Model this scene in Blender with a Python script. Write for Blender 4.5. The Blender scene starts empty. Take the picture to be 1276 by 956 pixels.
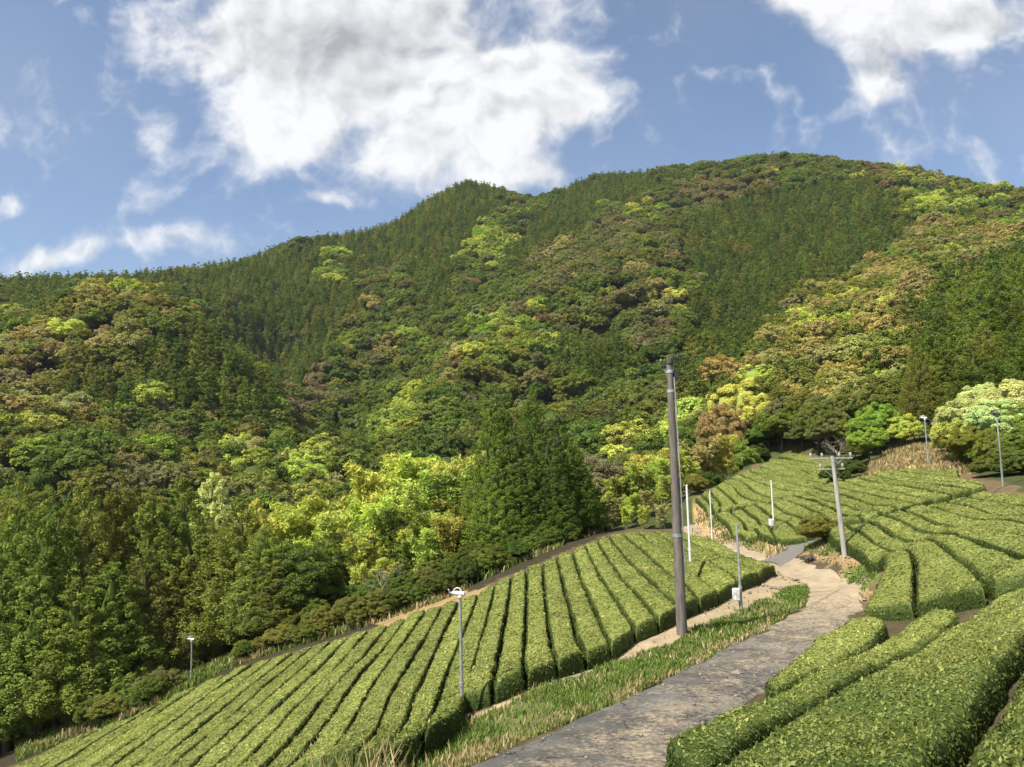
import bpy, math
import numpy as np
from mathutils import Matrix, Vector

rng = np.random.default_rng(7)
scene = bpy.context.scene
COL = scene.collection

# ------------------------------------------------------------------ camera model
F = 958.0
PITCH, ROLL = math.radians(6.05), math.radians(1.45)
fwd = np.array([0, math.cos(PITCH), math.sin(PITCH)])
up0 = np.array([0, -math.sin(PITCH), math.cos(PITCH)])
r0 = np.array([1.0, 0, 0])
RIGHT = r0 * math.cos(ROLL) - up0 * math.sin(ROLL)
UP = up0 * math.cos(ROLL) + r0 * math.sin(ROLL)


def pix_dir(px, py):
    px = np.asarray(px, float)[..., None]; py = np.asarray(py, float)[..., None]
    d = F * fwd + (px - 638) * RIGHT - (py - 478) * UP
    return d / d[..., 1:2]                       # scaled so that y = 1


def project(P):
    P = np.asarray(P, float)
    z = P @ fwd
    return 638 + F * (P @ RIGHT) / z, 478 - F * (P @ UP) / z


# ------------------------------------------------------------------ noise helpers
def _hash(ix, iy, iz, seed):
    h = (ix * 374761393 + iy * 668265263 + iz * 2147483647 + seed * 974634777) & 0xFFFFFFFF
    h = ((h ^ (h >> 13)) * 1274126177) & 0xFFFFFFFF
    h = (h ^ (h >> 16)) & 0xFFFFFFFF
    return h.astype(float) / 4294967295.0


def vnoise(x, y, z=None, seed=0):
    x = np.asarray(x, float); y = np.asarray(y, float)
    z = np.zeros_like(x) if z is None else np.asarray(z, float)
    ix, iy, iz = (np.floor(v).astype(np.int64) for v in (x, y, z))
    fx, fy, fz = x - ix, y - iy, z - iz
    fx, fy, fz = (f * f * (3 - 2 * f) for f in (fx, fy, fz))
    r = 0
    for dx in (0, 1):
        for dy in (0, 1):
            for dz in (0, 1):
                w = (fx if dx else 1 - fx) * (fy if dy else 1 - fy) * (fz if dz else 1 - fz)
                r = r + w * _hash(ix + dx, iy + dy, iz + dz, seed)
    return r * 2 - 1


def fbm(x, y, z=None, oct=3, seed=0):
    r = 0; a = 1.0
    for k in range(oct):
        s = 2.0 ** k
        r = r + a * vnoise(np.asarray(x) * s, np.asarray(y) * s, None if z is None else np.asarray(z) * s, seed + k)
        a *= 0.5
    return r


# ------------------------------------------------------------------ terrain
CTRL = []
NEAR = [  # pixel x, pixel y, depth of the bare ground
 (590,955,12.3),(700,930,13.5),(760,870,17),(850,815,22),(905,785,25.5),(950,760,29),(1010,720,37),(960,700,44),
 (900,680,53),(870,671,59),(830,900,14.6),(940,850,18.3),(1070,765,26.5),(1060,735,33),(850,790,24.5),
 (694,848,20),(760,828,22),(800,805,23.5),(870,770,27),(930,735,32.5),(965,720,36.5),(655,862,19),(614,880,18.5),
 (577,897,18),(525,920,17.5),(480,940,17.5),(430,955,18.5),(330,956,22),(200,956,28),(30,956,38),
 (80,927,42),(170,893,43),(235,862,44),(300,830,45),(400,800,44.5),(480,775,44),(560,747,43.5),(620,720,44),
 (658,702,46),(700,685,48.5),(750,667,52),(800,660,55),(850,660,58),
 (450,860,27),(560,820,27),(660,780,29),(740,740,34),(820,710,39),(900,700,43),(250,900,34),
 (300,815,50),(150,880,49),(20,935,46),(640,700,49),(720,672,54),
 (889,639,57),(926,672,50),(946,667,49),(1010,670,45),(960,630,58),(880,610,66),(865,622,62),(930,582,76),(975,568,82),
 (1035,578,76),(1030,597,70),(960,600,68),(1020,680,41),(1052,695,36),(1090,715,31),
 (1080,765,27),(1140,768,24.5),(1215,752,22.5),(1276,725,21),
 (1100,660,37.5),(1060,655,41),(1180,640,39),(1276,690,26),(1276,650,33),(1276,618,41),(1230,608,44),(1190,685,29),
 (1120,610,52),(1190,590,56),(1130,588,62),(1060,600,63),(1130,565,68),(1160,555,72),(1080,585,68),(1200,560,66),
 (1250,600,47),(1276,585,52),(954,862,17.5)]
for px, py, D in NEAR:
    CTRL.append(pix_dir(px, py) * D)
CTRL += [np.array(p, float) for p in [
 (-70,60,-30),(-45,65,-25),(-25,65,-18),(-12,65,-13.5),(0,68,-9.5),(10,75,-8),(-60,95,-30),(-30,100,-24),(-5,100,-16),
 (15,95,-10),(22,80,-6),(2.1,10.5,-4.45),(8.6,18,-5.2),(4.9,12.5,-4.7),(3.5,8,-3.8),(5.7,8.5,-3.6),(8.7,13,-3.8),(9,8,-2.9),
 (14,14,-2.9),(0,0,-1.65),(-3,6,-3.6),(-8,8,-6.5),(-20,10,-11),(-40,25,-18),(-60,30,-25),(0,-15,-1),(20,-10,1),(40,10,3),
 (45,30,2),(60,60,8),(-30,-20,-12),(20,0,-.8),(50,75,4),(60,90,12),(35,85,3.5),(27,90,1.5),(-120,60,-40),(-100,0,-40),
 (100,0,12),(0,-60,2),(-60,-60,-15),(80,-60,10)]]
SKYLINE = [
 (0,360,450),(100,350,450),(200,340,470),(300,325,500),(380,298,540),(430,297,560),(480,285,580),(530,252,600),(590,229,620),
 (640,243,600),(690,242,600),(740,222,620),(800,220,600),(860,210,580),(950,202,560),(1020,199,540),(1080,216,520),
 (1150,222,500),(1200,232,470),(1276,246,430),(1400,260,400),(-150,380,450)]
CANOPY = SKYLINE + [(1400,330,160),(-150,480,220),
 (130,352,245),(60,400,225),(200,385,228),(270,425,218),(310,475,208),(338,532,196),(0,420,215),(100,450,205),(200,480,200),
 (280,520,195),(0,500,165),(120,530,165),(230,560,165),(330,590,160),(0,600,120),(150,610,120),(300,640,125),
 (352,505,325),(336,455,385),(362,402,400),(300,385,380),(240,362,400),(200,346,430),
 (450,330,480),(520,300,500),(590,290,500),(650,300,470),(720,260,520),(760,300,420),(800,300,390),(860,280,430),(950,270,430),
 (1040,270,400),(1110,260,385),(1180,270,360),(1260,290,310),
 (420,400,390),(380,450,330),(480,400,370),(560,380,370),(620,360,370),(680,340,390),(740,340,345),(800,350,320),(870,340,360),
 (950,340,350),(1030,330,325),(1085,345,250),(1150,330,240),(1220,330,210),(1276,330,180),
 (400,500,270),(440,470,320),(600,440,250),(545,490,222),(650,400,300),(740,425,300),(800,410,255),(880,410,300),(935,415,270),(1000,400,180),
 (1080,400,170),(1150,400,145),(1276,400,110),
 (385,575,215),(480,545,185),(410,530,265),(570,530,190),(640,505,225),(700,490,235),(780,480,190),(840,470,220),(880,500,165),(950,480,145),
 (1030,480,125),(1100,480,112),(480,590,160),(580,570,165),(700,550,150),(780,550,140),(860,540,125),(940,540,102),(1020,545,92)]
for px, py, D in CANOPY:
    p = pix_dir(px, py) * D
    p[2] -= 8.0 if D > 300 else 8.5
    CTRL.append(p)
for px, py, D in SKYLINE:
    for k, q in ((1.16, .86), (1.45, .5)):
        p = pix_dir(px, py) * D
        CTRL.append(np.array([p[0] * k, p[1] * k, (p[2] - 7) * q]))
for a in range(0, 360, 20):
    CTRL.append(np.array([1500 * math.cos(math.radians(a)), 1500 * math.sin(math.radians(a)), 0 if a < 180 else -10.]))
CTRL = np.array(CTRL)
S0 = 100.0


def _k(r2):
    return np.where(r2 > 0, 0.5 * r2 * np.log(np.maximum(r2, 1e-12)), 0)


def _fit():
    P = CTRL[:, :2] / S0; n = len(P)
    d2 = ((P[:, None] - P[None]) ** 2).sum(-1)
    A = np.zeros((n + 3, n + 3))
    dist = np.hypot(CTRL[:, 0], CTRL[:, 1])
    A[:n, :n] = _k(d2) + np.diag(1e-5 + 2e-8 * dist ** 2)
    A[:n, n] = 1; A[:n, n + 1:] = P; A[n, :n] = 1; A[n + 1:, :n] = P.T
    return np.linalg.solve(A, np.concatenate([CTRL[:, 2], [0, 0, 0]]))


WTS = _fit()


def ground(x, y):
    x = np.asarray(x, float); y = np.asarray(y, float); sh = x.shape
    q = np.stack([x.ravel(), y.ravel()], -1) / S0
    out = np.empty(len(q)); P = CTRL[:, :2] / S0
    for i in range(0, len(q), 20000):
        b = q[i:i + 20000]
        d2 = ((b[:, None, 0] - P[None, :, 0]) ** 2 + (b[:, None, 1] - P[None, :, 1]) ** 2)
        out[i:i + 20000] = _k(d2) @ WTS[:-3] + WTS[-3] + b @ WTS[-2:]
    return out.reshape(sh)


RAYT = 6.0 * 1.0075 ** np.arange(620)


def cast(px, py, h=0.0):
    """pixels -> the first point of the ground (raised by h) on their rays"""
    d = pix_dir(px, py).reshape(-1, 3)
    h = np.broadcast_to(np.asarray(h, float), (len(d),))
    P = d[:, None, :] * RAYT[None, :, None]
    below = P[..., 2] < ground(P[..., 0], P[..., 1]) + h[:, None]
    i = np.where(below.any(1), below.argmax(1), len(RAYT) - 1); i = np.maximum(i, 1)
    lo, hi = RAYT[i - 1], RAYT[i]
    for _ in range(14):
        m = (lo + hi) / 2; Q = d * m[:, None]
        b = Q[:, 2] < ground(Q[:, 0], Q[:, 1]) + h
        hi = np.where(b, m, hi); lo = np.where(b, lo, m)
    return d * hi[:, None]


def height_to(base, py):
    """how tall something standing at base is, if its top is seen at pixel row py"""
    lo, hi = 0.0, 60.0
    for _ in range(30):
        m = (lo + hi) / 2
        if project(base + np.array([0, 0, m]))[1] > py: lo = m
        else: hi = m
    return lo


def inpoly(x, y, poly):
    x = np.asarray(x, float); y = np.asarray(y, float)
    r = np.zeros(x.shape, bool); n = len(poly)
    for i in range(n):
        x1, y1 = poly[i]; x2, y2 = poly[(i + 1) % n]
        if y1 == y2: continue
        c = ((y1 > y) != (y2 > y)) & (x < (x2 - x1) * (y - y1) / (y2 - y1) + x1)
        r ^= c
    return r


# ------------------------------------------------------------------ mesh helpers
def np_mesh(name, V, Q, attrs=None, smooth=False):
    me = bpy.data.meshes.new(name)
    V = np.ascontiguousarray(V, np.float32); Q = np.ascontiguousarray(Q, np.int32)
    k = Q.shape[1]
    me.vertices.add(len(V)); me.vertices.foreach_set('co', V.ravel())
    me.loops.add(Q.size); me.loops.foreach_set('vertex_index', Q.ravel())
    me.polygons.add(len(Q))
    me.polygons.foreach_set('loop_start', np.arange(0, Q.size, k, dtype=np.int32))
    me.polygons.foreach_set('loop_total', np.full(len(Q), k, np.int32))
    me.polygons.foreach_set('use_smooth', np.full(len(Q), smooth, bool) if np.isscalar(smooth) else smooth)
    for an, (dom, typ, dat) in (attrs or {}).items():
        a = me.attributes.new(an, typ, dom)
        dat = np.ascontiguousarray(dat, np.float32)
        a.data.foreach_set('value' if typ == 'FLOAT' else ('color' if 'COLOR' in typ else 'vector'), dat.ravel())
    me.update(calc_edges=True)
    return me


def link(name, me, mat=None, parent=None, **props):
    o = bpy.data.objects.new(name, me); COL.objects.link(o)
    if mat is not None and me is not None and not me.materials: me.materials.append(mat)
    if parent is not None: o.parent = parent
    for k, v in props.items():
        if v is not None: o[k] = v
    return o


def thing(name, loc, label, cat, group=None, rotz=0.0):
    o = bpy.data.objects.new(name, None); COL.objects.link(o)
    o.empty_display_size = 0.3
    o.location = [float(v) for v in loc]; o.rotation_euler = (0, 0, rotz)
    o['label'] = label; o['category'] = cat
    if group: o['group'] = group
    return o


class MB:
    """collects tubes, boxes and discs into ONE mesh"""
    def __init__(s): s.V = []; s.Fc = []; s.n = 0

    def add(s, V, Fc):
        s.V += [tuple(map(float, v)) for v in V]
        s.Fc += [tuple(i + s.n for i in f) for f in Fc]
        s.n += len(V)

    def tube(s, pts, rad, seg=10, cap=True):
        pts = [np.array(p, float) for p in pts]
        if np.isscalar(rad): rad = [rad] * len(pts)
        V = []; Fc = []
        prev = None
        for i, p in enumerate(pts):
            t = pts[min(i + 1, len(pts) - 1)] - pts[max(i - 1, 0)]
            t = t / (np.linalg.norm(t) + 1e-9)
            a = np.array([0, 0, 1.]) if abs(t[2]) < .9 else np.array([1., 0, 0])
            if prev is not None: a = prev
            u = np.cross(t, a); u /= np.linalg.norm(u) + 1e-9
            w = np.cross(u, t); prev = w
            for k in range(seg):
                an = 2 * math.pi * k / seg
                V.append(p + rad[i] * (math.cos(an) * u + math.sin(an) * w))
        for i in range(len(pts) - 1):
            for k in range(seg):
                k2 = (k + 1) % seg
                Fc.append((i * seg + k, i * seg + k2, (i + 1) * seg + k2, (i + 1) * seg + k))
        if cap:
            Fc.append(tuple(range(seg))[::-1]); Fc.append(tuple((len(pts) - 1) * seg + k for k in range(seg)))
        s.add(V, Fc); return s

    def box(s, c, size, rot=0.0, bev=0.0):
        c = np.array(c, float); hx, hy, hz = [v / 2 for v in size]
        b = min(bev, hx * .9, hy * .9, hz * .9)
        ca, sa = math.cos(rot), math.sin(rot)
        def tr(p): return c + np.array([p[0] * ca - p[1] * sa, p[0] * sa + p[1] * ca, p[2]])
        if b <= 0:
            V = [tr((x, y, z)) for z in (-hz, hz) for y in (-hy, hy) for x in (-hx, hx)]
            Fc = [(0, 2, 3, 1), (4, 5, 7, 6), (0, 1, 5, 4), (2, 6, 7, 3), (0, 4, 6, 2), (1, 3, 7, 5)]
        else:
            V = []
            for z, ins in ((-hz, b), (-hz + b, 0), (hz - b, 0), (hz, b)):
                x, y = hx - ins, hy - ins
                for p in ((x - b, -y), (x, -y + b), (x, y - b), (x - b, y), (-x + b, y), (-x, y - b), (-x, -y + b), (-x + b, -y)):
                    V.append(tr((p[0], p[1], z)))
            Fc = []
            for l in range(3):
                for k in range(8):
                    k2 = (k + 1) % 8
                    Fc.append((l * 8 + k, l * 8 + k2, (l + 1) * 8 + k2, (l + 1) * 8 + k))
            Fc.append(tuple(range(8))[::-1]); Fc.append(tuple(24 + k for k in range(8)))
        s.add(V, Fc); return s

    def mesh(s, name, smooth=True):
        me = bpy.data.meshes.new(name); me.from_pydata(s.V, [], s.Fc); me.update()
        if smooth:
            me.shade_smooth()
            me.set_sharp_from_angle(angle=math.radians(40))
        return me

    def build(s, name, mat, parent=None, **pr):
        return link(name, s.mesh(name), mat, parent, **pr)


# ------------------------------------------------------------------ materials
def mat_new(name):
    m = bpy.data.materials.new(name); m.use_nodes = True
    nt = m.node_tree; nt.nodes.clear()
    out = nt.nodes.new('ShaderNodeOutputMaterial')
    return m, nt, out


def N(nt, t, **kw):
    n = nt.nodes.new(t)
    for k, v in kw.items():
        if k.startswith('i_'): n.inputs[int(k[2:]) if k[2:].isdigit() else k[2:].replace('_', ' ')].default_value = v
        else: setattr(n, k, v)
    return n


def mixc(nt, fac, a, b, mode='MIX'):
    n = nt.nodes.new('ShaderNodeMix'); n.data_type = 'RGBA'; n.blend_type = mode
    for s, v in ((0, fac), (6, a), (7, b)):
        if hasattr(v, 'is_linked') or isinstance(v, bpy.types.NodeSocket): nt.links.new(v, n.inputs[s])
        else: n.inputs[s].default_value = v if s == 0 else (*v, 1) if len(v) == 3 else v
    return n.outputs[2]


def math_n(nt, op, a, b=None, c=None, clamp=False):
    n = nt.nodes.new('ShaderNodeMath'); n.operation = op; n.use_clamp = clamp
    for i, v in enumerate((a, b, c)):
        if v is None: continue
        if isinstance(v, bpy.types.NodeSocket): nt.links.new(v, n.inputs[i])
        else: n.inputs[i].default_value = v
    return n.outputs[0]


def ramp(nt, fac, stops):
    n = nt.nodes.new('ShaderNodeValToRGB')
    e = n.color_ramp.elements
    while len(e) < len(stops): e.new(0.5)
    for el, (p, c) in zip(e, stops):
        el.position = p; el.color = (*c, 1) if len(c) == 3 else c
    nt.links.new(fac, n.inputs[0])
    return n.outputs[0]


def noise(nt, scale, detail=3, rough=.55, coord=None, kind='Object'):
    n = N(nt, 'ShaderNodeTexNoise'); n.inputs['Scale'].default_value = scale
    n.inputs['Detail'].default_value = detail; n.inputs['Roughness'].default_value = rough
    if coord is None:
        coord = N(nt, 'ShaderNodeNewGeometry').outputs['Position']
    nt.links.new(coord, n.inputs['Vector'])
    return n.outputs[0]


def foliage(name, source, trans=.36, gloss=.12, rough=.6, var=.4):
    """leaves: the tree's own tint (from 'object' colour, an 'instancer' attribute, or a fixed rgb) varied leaf by leaf"""
    m, nt, out = mat_new(name); L = nt.links.new
    if source == 'object': tint = N(nt, 'ShaderNodeObjectInfo').outputs['Color']
    elif source == 'instancer':
        a = N(nt, 'ShaderNodeAttribute'); a.attribute_type = 'INSTANCER'; a.attribute_name = 'tint'; tint = a.outputs['Color']
    else:
        r = N(nt, 'ShaderNodeRGB'); r.outputs[0].default_value = (*source, 1); tint = r.outputs[0]
    a = N(nt, 'ShaderNodeAttribute'); a.attribute_name = 'rnd'
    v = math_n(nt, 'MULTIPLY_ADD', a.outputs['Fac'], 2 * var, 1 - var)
    hsv = N(nt, 'ShaderNodeHueSaturation'); L(v, hsv.inputs['Value']); L(tint, hsv.inputs['Color'])
    h = math_n(nt, 'MULTIPLY_ADD', a.outputs['Fac'], -.035, .522); L(h, hsv.inputs['Hue'])
    col = hsv.outputs[0]
    p = N(nt, 'ShaderNodeBsdfPrincipled'); L(col, p.inputs['Base Color'])
    p.inputs['Roughness'].default_value = rough; p.inputs['Specular IOR Level'].default_value = gloss
    t = N(nt, 'ShaderNodeBsdfTranslucent'); L(mixc(nt, 1.0, col, (1.0, 1.0, .45), 'MULTIPLY'), t.inputs['Color'])
    mx = N(nt, 'ShaderNodeMixShader'); mx.inputs[0].default_value = trans
    L(p.outputs[0], mx.inputs[1]); L(t.outputs[0], mx.inputs[2]); L(mx.outputs[0], out.inputs[0])
    return m


def plain(name, col, rough=.7, scale=6., amount=.25, metal=0., col2=None, bump=0., stretch=None):
    m, nt, out = mat_new(name); L = nt.links.new
    tc = N(nt, 'ShaderNodeTexCoord').outputs['Object']
    if stretch:
        mp = N(nt, 'ShaderNodeMapping'); mp.inputs['Scale'].default_value = stretch; L(tc, mp.inputs[0]); tc = mp.outputs[0]
    f = noise(nt, scale, 5, .65, tc)
    c2 = col2 or tuple(c * (1 - amount * 1.6) for c in col)
    f2 = ramp(nt, f, [(.32, (0, 0, 0)), (.68, (1, 1, 1))])
    p = N(nt, 'ShaderNodeBsdfPrincipled'); L(mixc(nt, f2, col, c2), p.inputs['Base Color'])
    p.inputs['Roughness'].default_value = rough; p.inputs['Metallic'].default_value = metal
    if bump:
        b = N(nt, 'ShaderNodeBump'); b.inputs['Strength'].default_value = bump; b.inputs['Distance'].default_value = .02
        L(noise(nt, scale * 6, 4, .6, tc), b.inputs['Height']); L(b.outputs[0], p.inputs['Normal'])
    L(p.outputs[0], out.inputs[0])
    return m


M_CONCRETE = plain('pole_concrete', (.15, .132, .112), .85, 3, .35, bump=.3, stretch=(4, 4, .5))
M_CONCRETE2 = plain('pale_pole_concrete', (.36, .34, .31), .85, 3, .3, bump=.3, stretch=(4, 4, .5))
M_GALV = plain('galvanised_steel', (.42, .45, .45), .45, 5, .25, .55)
M_WHITE = plain('white_enamel', (.58, .59, .58), .4, 4, .12)
M_DARK = plain('dark_metal', (.06, .06, .06), .5, 8, .3)
M_WIRE = plain('cable_rubber', (.03, .03, .03), .6, 8, .2)
M_CERAMIC = plain('insulator_ceramic', (.7, .69, .66), .25, 8, .1)
M_BARK = plain('bark', (.11, .085, .06), .95, 4, .5, bump=.6, stretch=(3, 3, .6))
M_PALEBARK = plain('pale_bark', (.28, .25, .2), .95, 4, .4, bump=.5, stretch=(3, 3, .6))
M_CULM = plain('bamboo_culm', (.22, .25, .08), .5, 4, .4)
M_LEAF_OBJ = foliage('tree_leaves', 'object', .36, .1, .65)
M_LEAF_INST = foliage('forest_leaves', 'instancer', .45, .12, .7, .28)

# ------------------------------------------------------------------ tea rows, as seen boundaries (pixels on top of the hedges)
LEFT = [  # gaps between rows of the left slope, far end first, from the track to the valley
 [(859,666),(915,687),(933,696.5),(967,717.5)],
 [(838,666),(856,675),(885,687),(910,701),(929,715),(947,729)],
 [(812,662),(837.5,677.5),(861,690.5),(882,702),(887,710.5),(903,722),(920,740)],
 [(795,664),(840,696),(859,717.5),(875,734),(896,754)],
 [(776,666),(805,692),(829,717.5),(842,730),(856,743.5),(872,765)],
 [(757.5,668),(806,727),(830.5,755),(847,776)],
 [(743.5,674),(781,734),(805,767),(821,790.5)],
 [(728,680),(755,736),(776,774),(791,803)],
 [(713,688),(727,734),(746,783.5),(761,826)],
 [(694,693),(706,750.5),(719,809),(730,836)],
 [(676,702),(681,770),(688,824),(694,847)],
 [(656,708.5),(655.5,786),(653,829.5),(655,862)],
 [(637,719),(630.5,778),(622,829.5),(614,880)],
 [(617,727.5),(603,789),(587,843),(569,893)],
 [(596.5,740),(579,789),(554,846),(525,918)],
 [(572,750),(541,816),(516,867.5),(478,940)],
 [(552,755),(527,802),(507,831),(482,873),(440,945)],
 [(531.6,760.7),(497,811),(457.5,868),(402,948)],
 [(508,769),(470,819),(433,865.7),(391,921),(355,962)],
 [(484.7,779),(442.7,831),(398,878),(315,972)],
 [(460.5,785.4),(418,833.6),(371,880.5),(283,972)],
 [(436.5,793),(393,838.5),(334,893),(248,974)],
 [(414,799),(366,843.5),(309,893),(215,976)],
 [(391,805),(334,853),(260,917.5),(188,978)],
 [(367,812.6),(260,898),(163,978)],
 [(341.5,820),(260,882),(138,978)],
 [(317,826),(260,866),(112,978)],
 [(285,840),(200,901),(86,978)],
 [(250,853),(160,911),(60,978)],
 [(215,869),(130,918),(36,978)],
 [(170,893),(110,926),(14,978)],
 [(132,906),(80,937),(-8,980)],
 [(80,926),(40,946),(-30,980)]]


def z5(*p): return [(850 + x / 5.623, 550 + y / 5.623) for x, y in p]
def z6(*p): return [(1020 + x / 4.344, 560 + y / 4.344) for x, y in p]


UPPER = [z5((720,82),(900,100),(1060,122)), z5((665,112),(870,150),(1100,185)), z5((600,145),(850,205),(1050,255)), z5((530,175),(750,240),(1010,300)),
 z5((470,205),(640,270),(940,335)), z5((400,235),(560,300),(720,345),(870,362)), z5((340,260),(490,350),(610,398),(700,395)),
 z5((290,290),(400,370),(510,420),(590,428)), z5((240,320),(340,400),(450,452)), z5((180,345),(260,430),(350,478)),
 z5((130,370),(200,440),(270,495)), z5((80,400),(160,470),(225,512))]
TERRACE = [z5((222,505),(330,600),(430,680)), z5((335,495),(430,570),(545,655)), z5((420,472),(530,555),(655,690)),
 [(940.7,630),(964,646),(985,655),(1008,668)], [(958,627),(989,642.5),(1004.7,649.6),(1030,660)],
 [(971,621),(1001,630),(1028,644),(1048,655)], [(987,616.7),(1017,624.7),(1036.7,633.6),(1075,648)],
 [(1003,613),(1020,621),(1047.6,628),(1098,641)], [(1010,606),(1020,611),(1045,615),(1073,624.5),(1119,635)],
 [(1026,603),(1045,608),(1084.5,616.4),(1112,623),(1141,629)], [(1050,599),(1096,610.6),(1130.5,617.5),(1162.7,623)],
 [(1068,596),(1116.7,605),(1158,612),(1186,617)], [(1087,592),(1144,602.6),(1181,606),(1211,611)],
 [(1098,588.5),(1149,597),(1195,601.4),(1230,606)], [(1112,586.5),(1167,592.5),(1195,597)], [(1130,584.5),(1167,585.5),(1193,584.5)]]
RIGHTF = [[(1024.6,664),(1050,681),(1077.6,693),(1102,700),(1101,712),(1089,728),(1073,755)],
 [(1054,656),(1087,678.5),(1112,685.5),(1133,689),(1141,698),(1140,716.5),(1141,752)],
 [(1078,651),(1112,669),(1140,676),(1170,680),(1181,689),(1202,703),(1218,716.5),(1231,735)],
 [(1101,644),(1140,659),(1167,666),(1195,670.5),(1213,673),(1234,683),(1255,686.6),(1276,693.5),(1320,705)],
 [(1125,637),(1158,650),(1192.7,658),(1222.6,661),(1250,663.6),(1276,669),(1320,678)],
 [(1152,631),(1186,640.6),(1227,648.6),(1276,654),(1320,659)], [(1178,625),(1215.7,633.7),(1276,644),(1320,651)],
 [(1204,618.5),(1238.7,625.6),(1276,631),(1320,636)], [(1226,612.5),(1276,617.5),(1320,621)]]
NEARROWS = [
 ([(952,852),(985,824),(1015,798),(1050,779),(1072,770)], [(967,866),(1020,838),(1070,812),(1092,797),(1108,778)]),
 ([(827,924),(870,898),(920,877),(968,866),(1022,838),(1072,812),(1118,787),(1148,765),(1165,758)],
  [(868,966),(930,920),(1000,883),(1060,850),(1120,818),(1170,790),(1198,764)]),
 ([(850,990),(900,943),(960,907),(1010,881),(1070,848),(1128,818),(1182,788),(1215,762),(1255,737),(1320,716)],
  [(1135,1000),(1168,945),(1203,898),(1240,845),(1276,793),(1330,740)]),
 ([(1163,1000),(1196,945),(1231,895),(1264,845),(1300,795),(1340,755)], [(1440,1000),(1450,930),(1450,860),(1450,800),(1440,745)])]

HEDGE_H = 0.55


def curve(P, n):
    P = np.asarray(P, float)
    s = np.concatenate([[0], np.cumsum(np.hypot(*np.diff(P[:, :2], axis=0).T))])
    q = np.linspace(0, s[-1], 6 * n)
    C = np.stack([np.interp(q, s, P[:, k]) for k in range(P.shape[1])], -1)
    k = max(3, int(len(q) * .09)) | 1
    pad = k // 2
    E = np.concatenate([2 * C[0] - C[pad:0:-1], C, 2 * C[-1] - C[-2:-pad - 2:-1]])
    C = np.stack([np.convolve(E[:, i], np.ones(k) / k, 'valid') for i in range(P.shape[1])], -1)
    s = np.concatenate([[0], np.cumsum(np.hypot(*np.diff(C[:, :2], axis=0).T))])
    q = np.linspace(0, s[-1], n)
    return np.stack([np.interp(q, s, C[:, k]) for k in range(P.shape[1])], -1)


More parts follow.
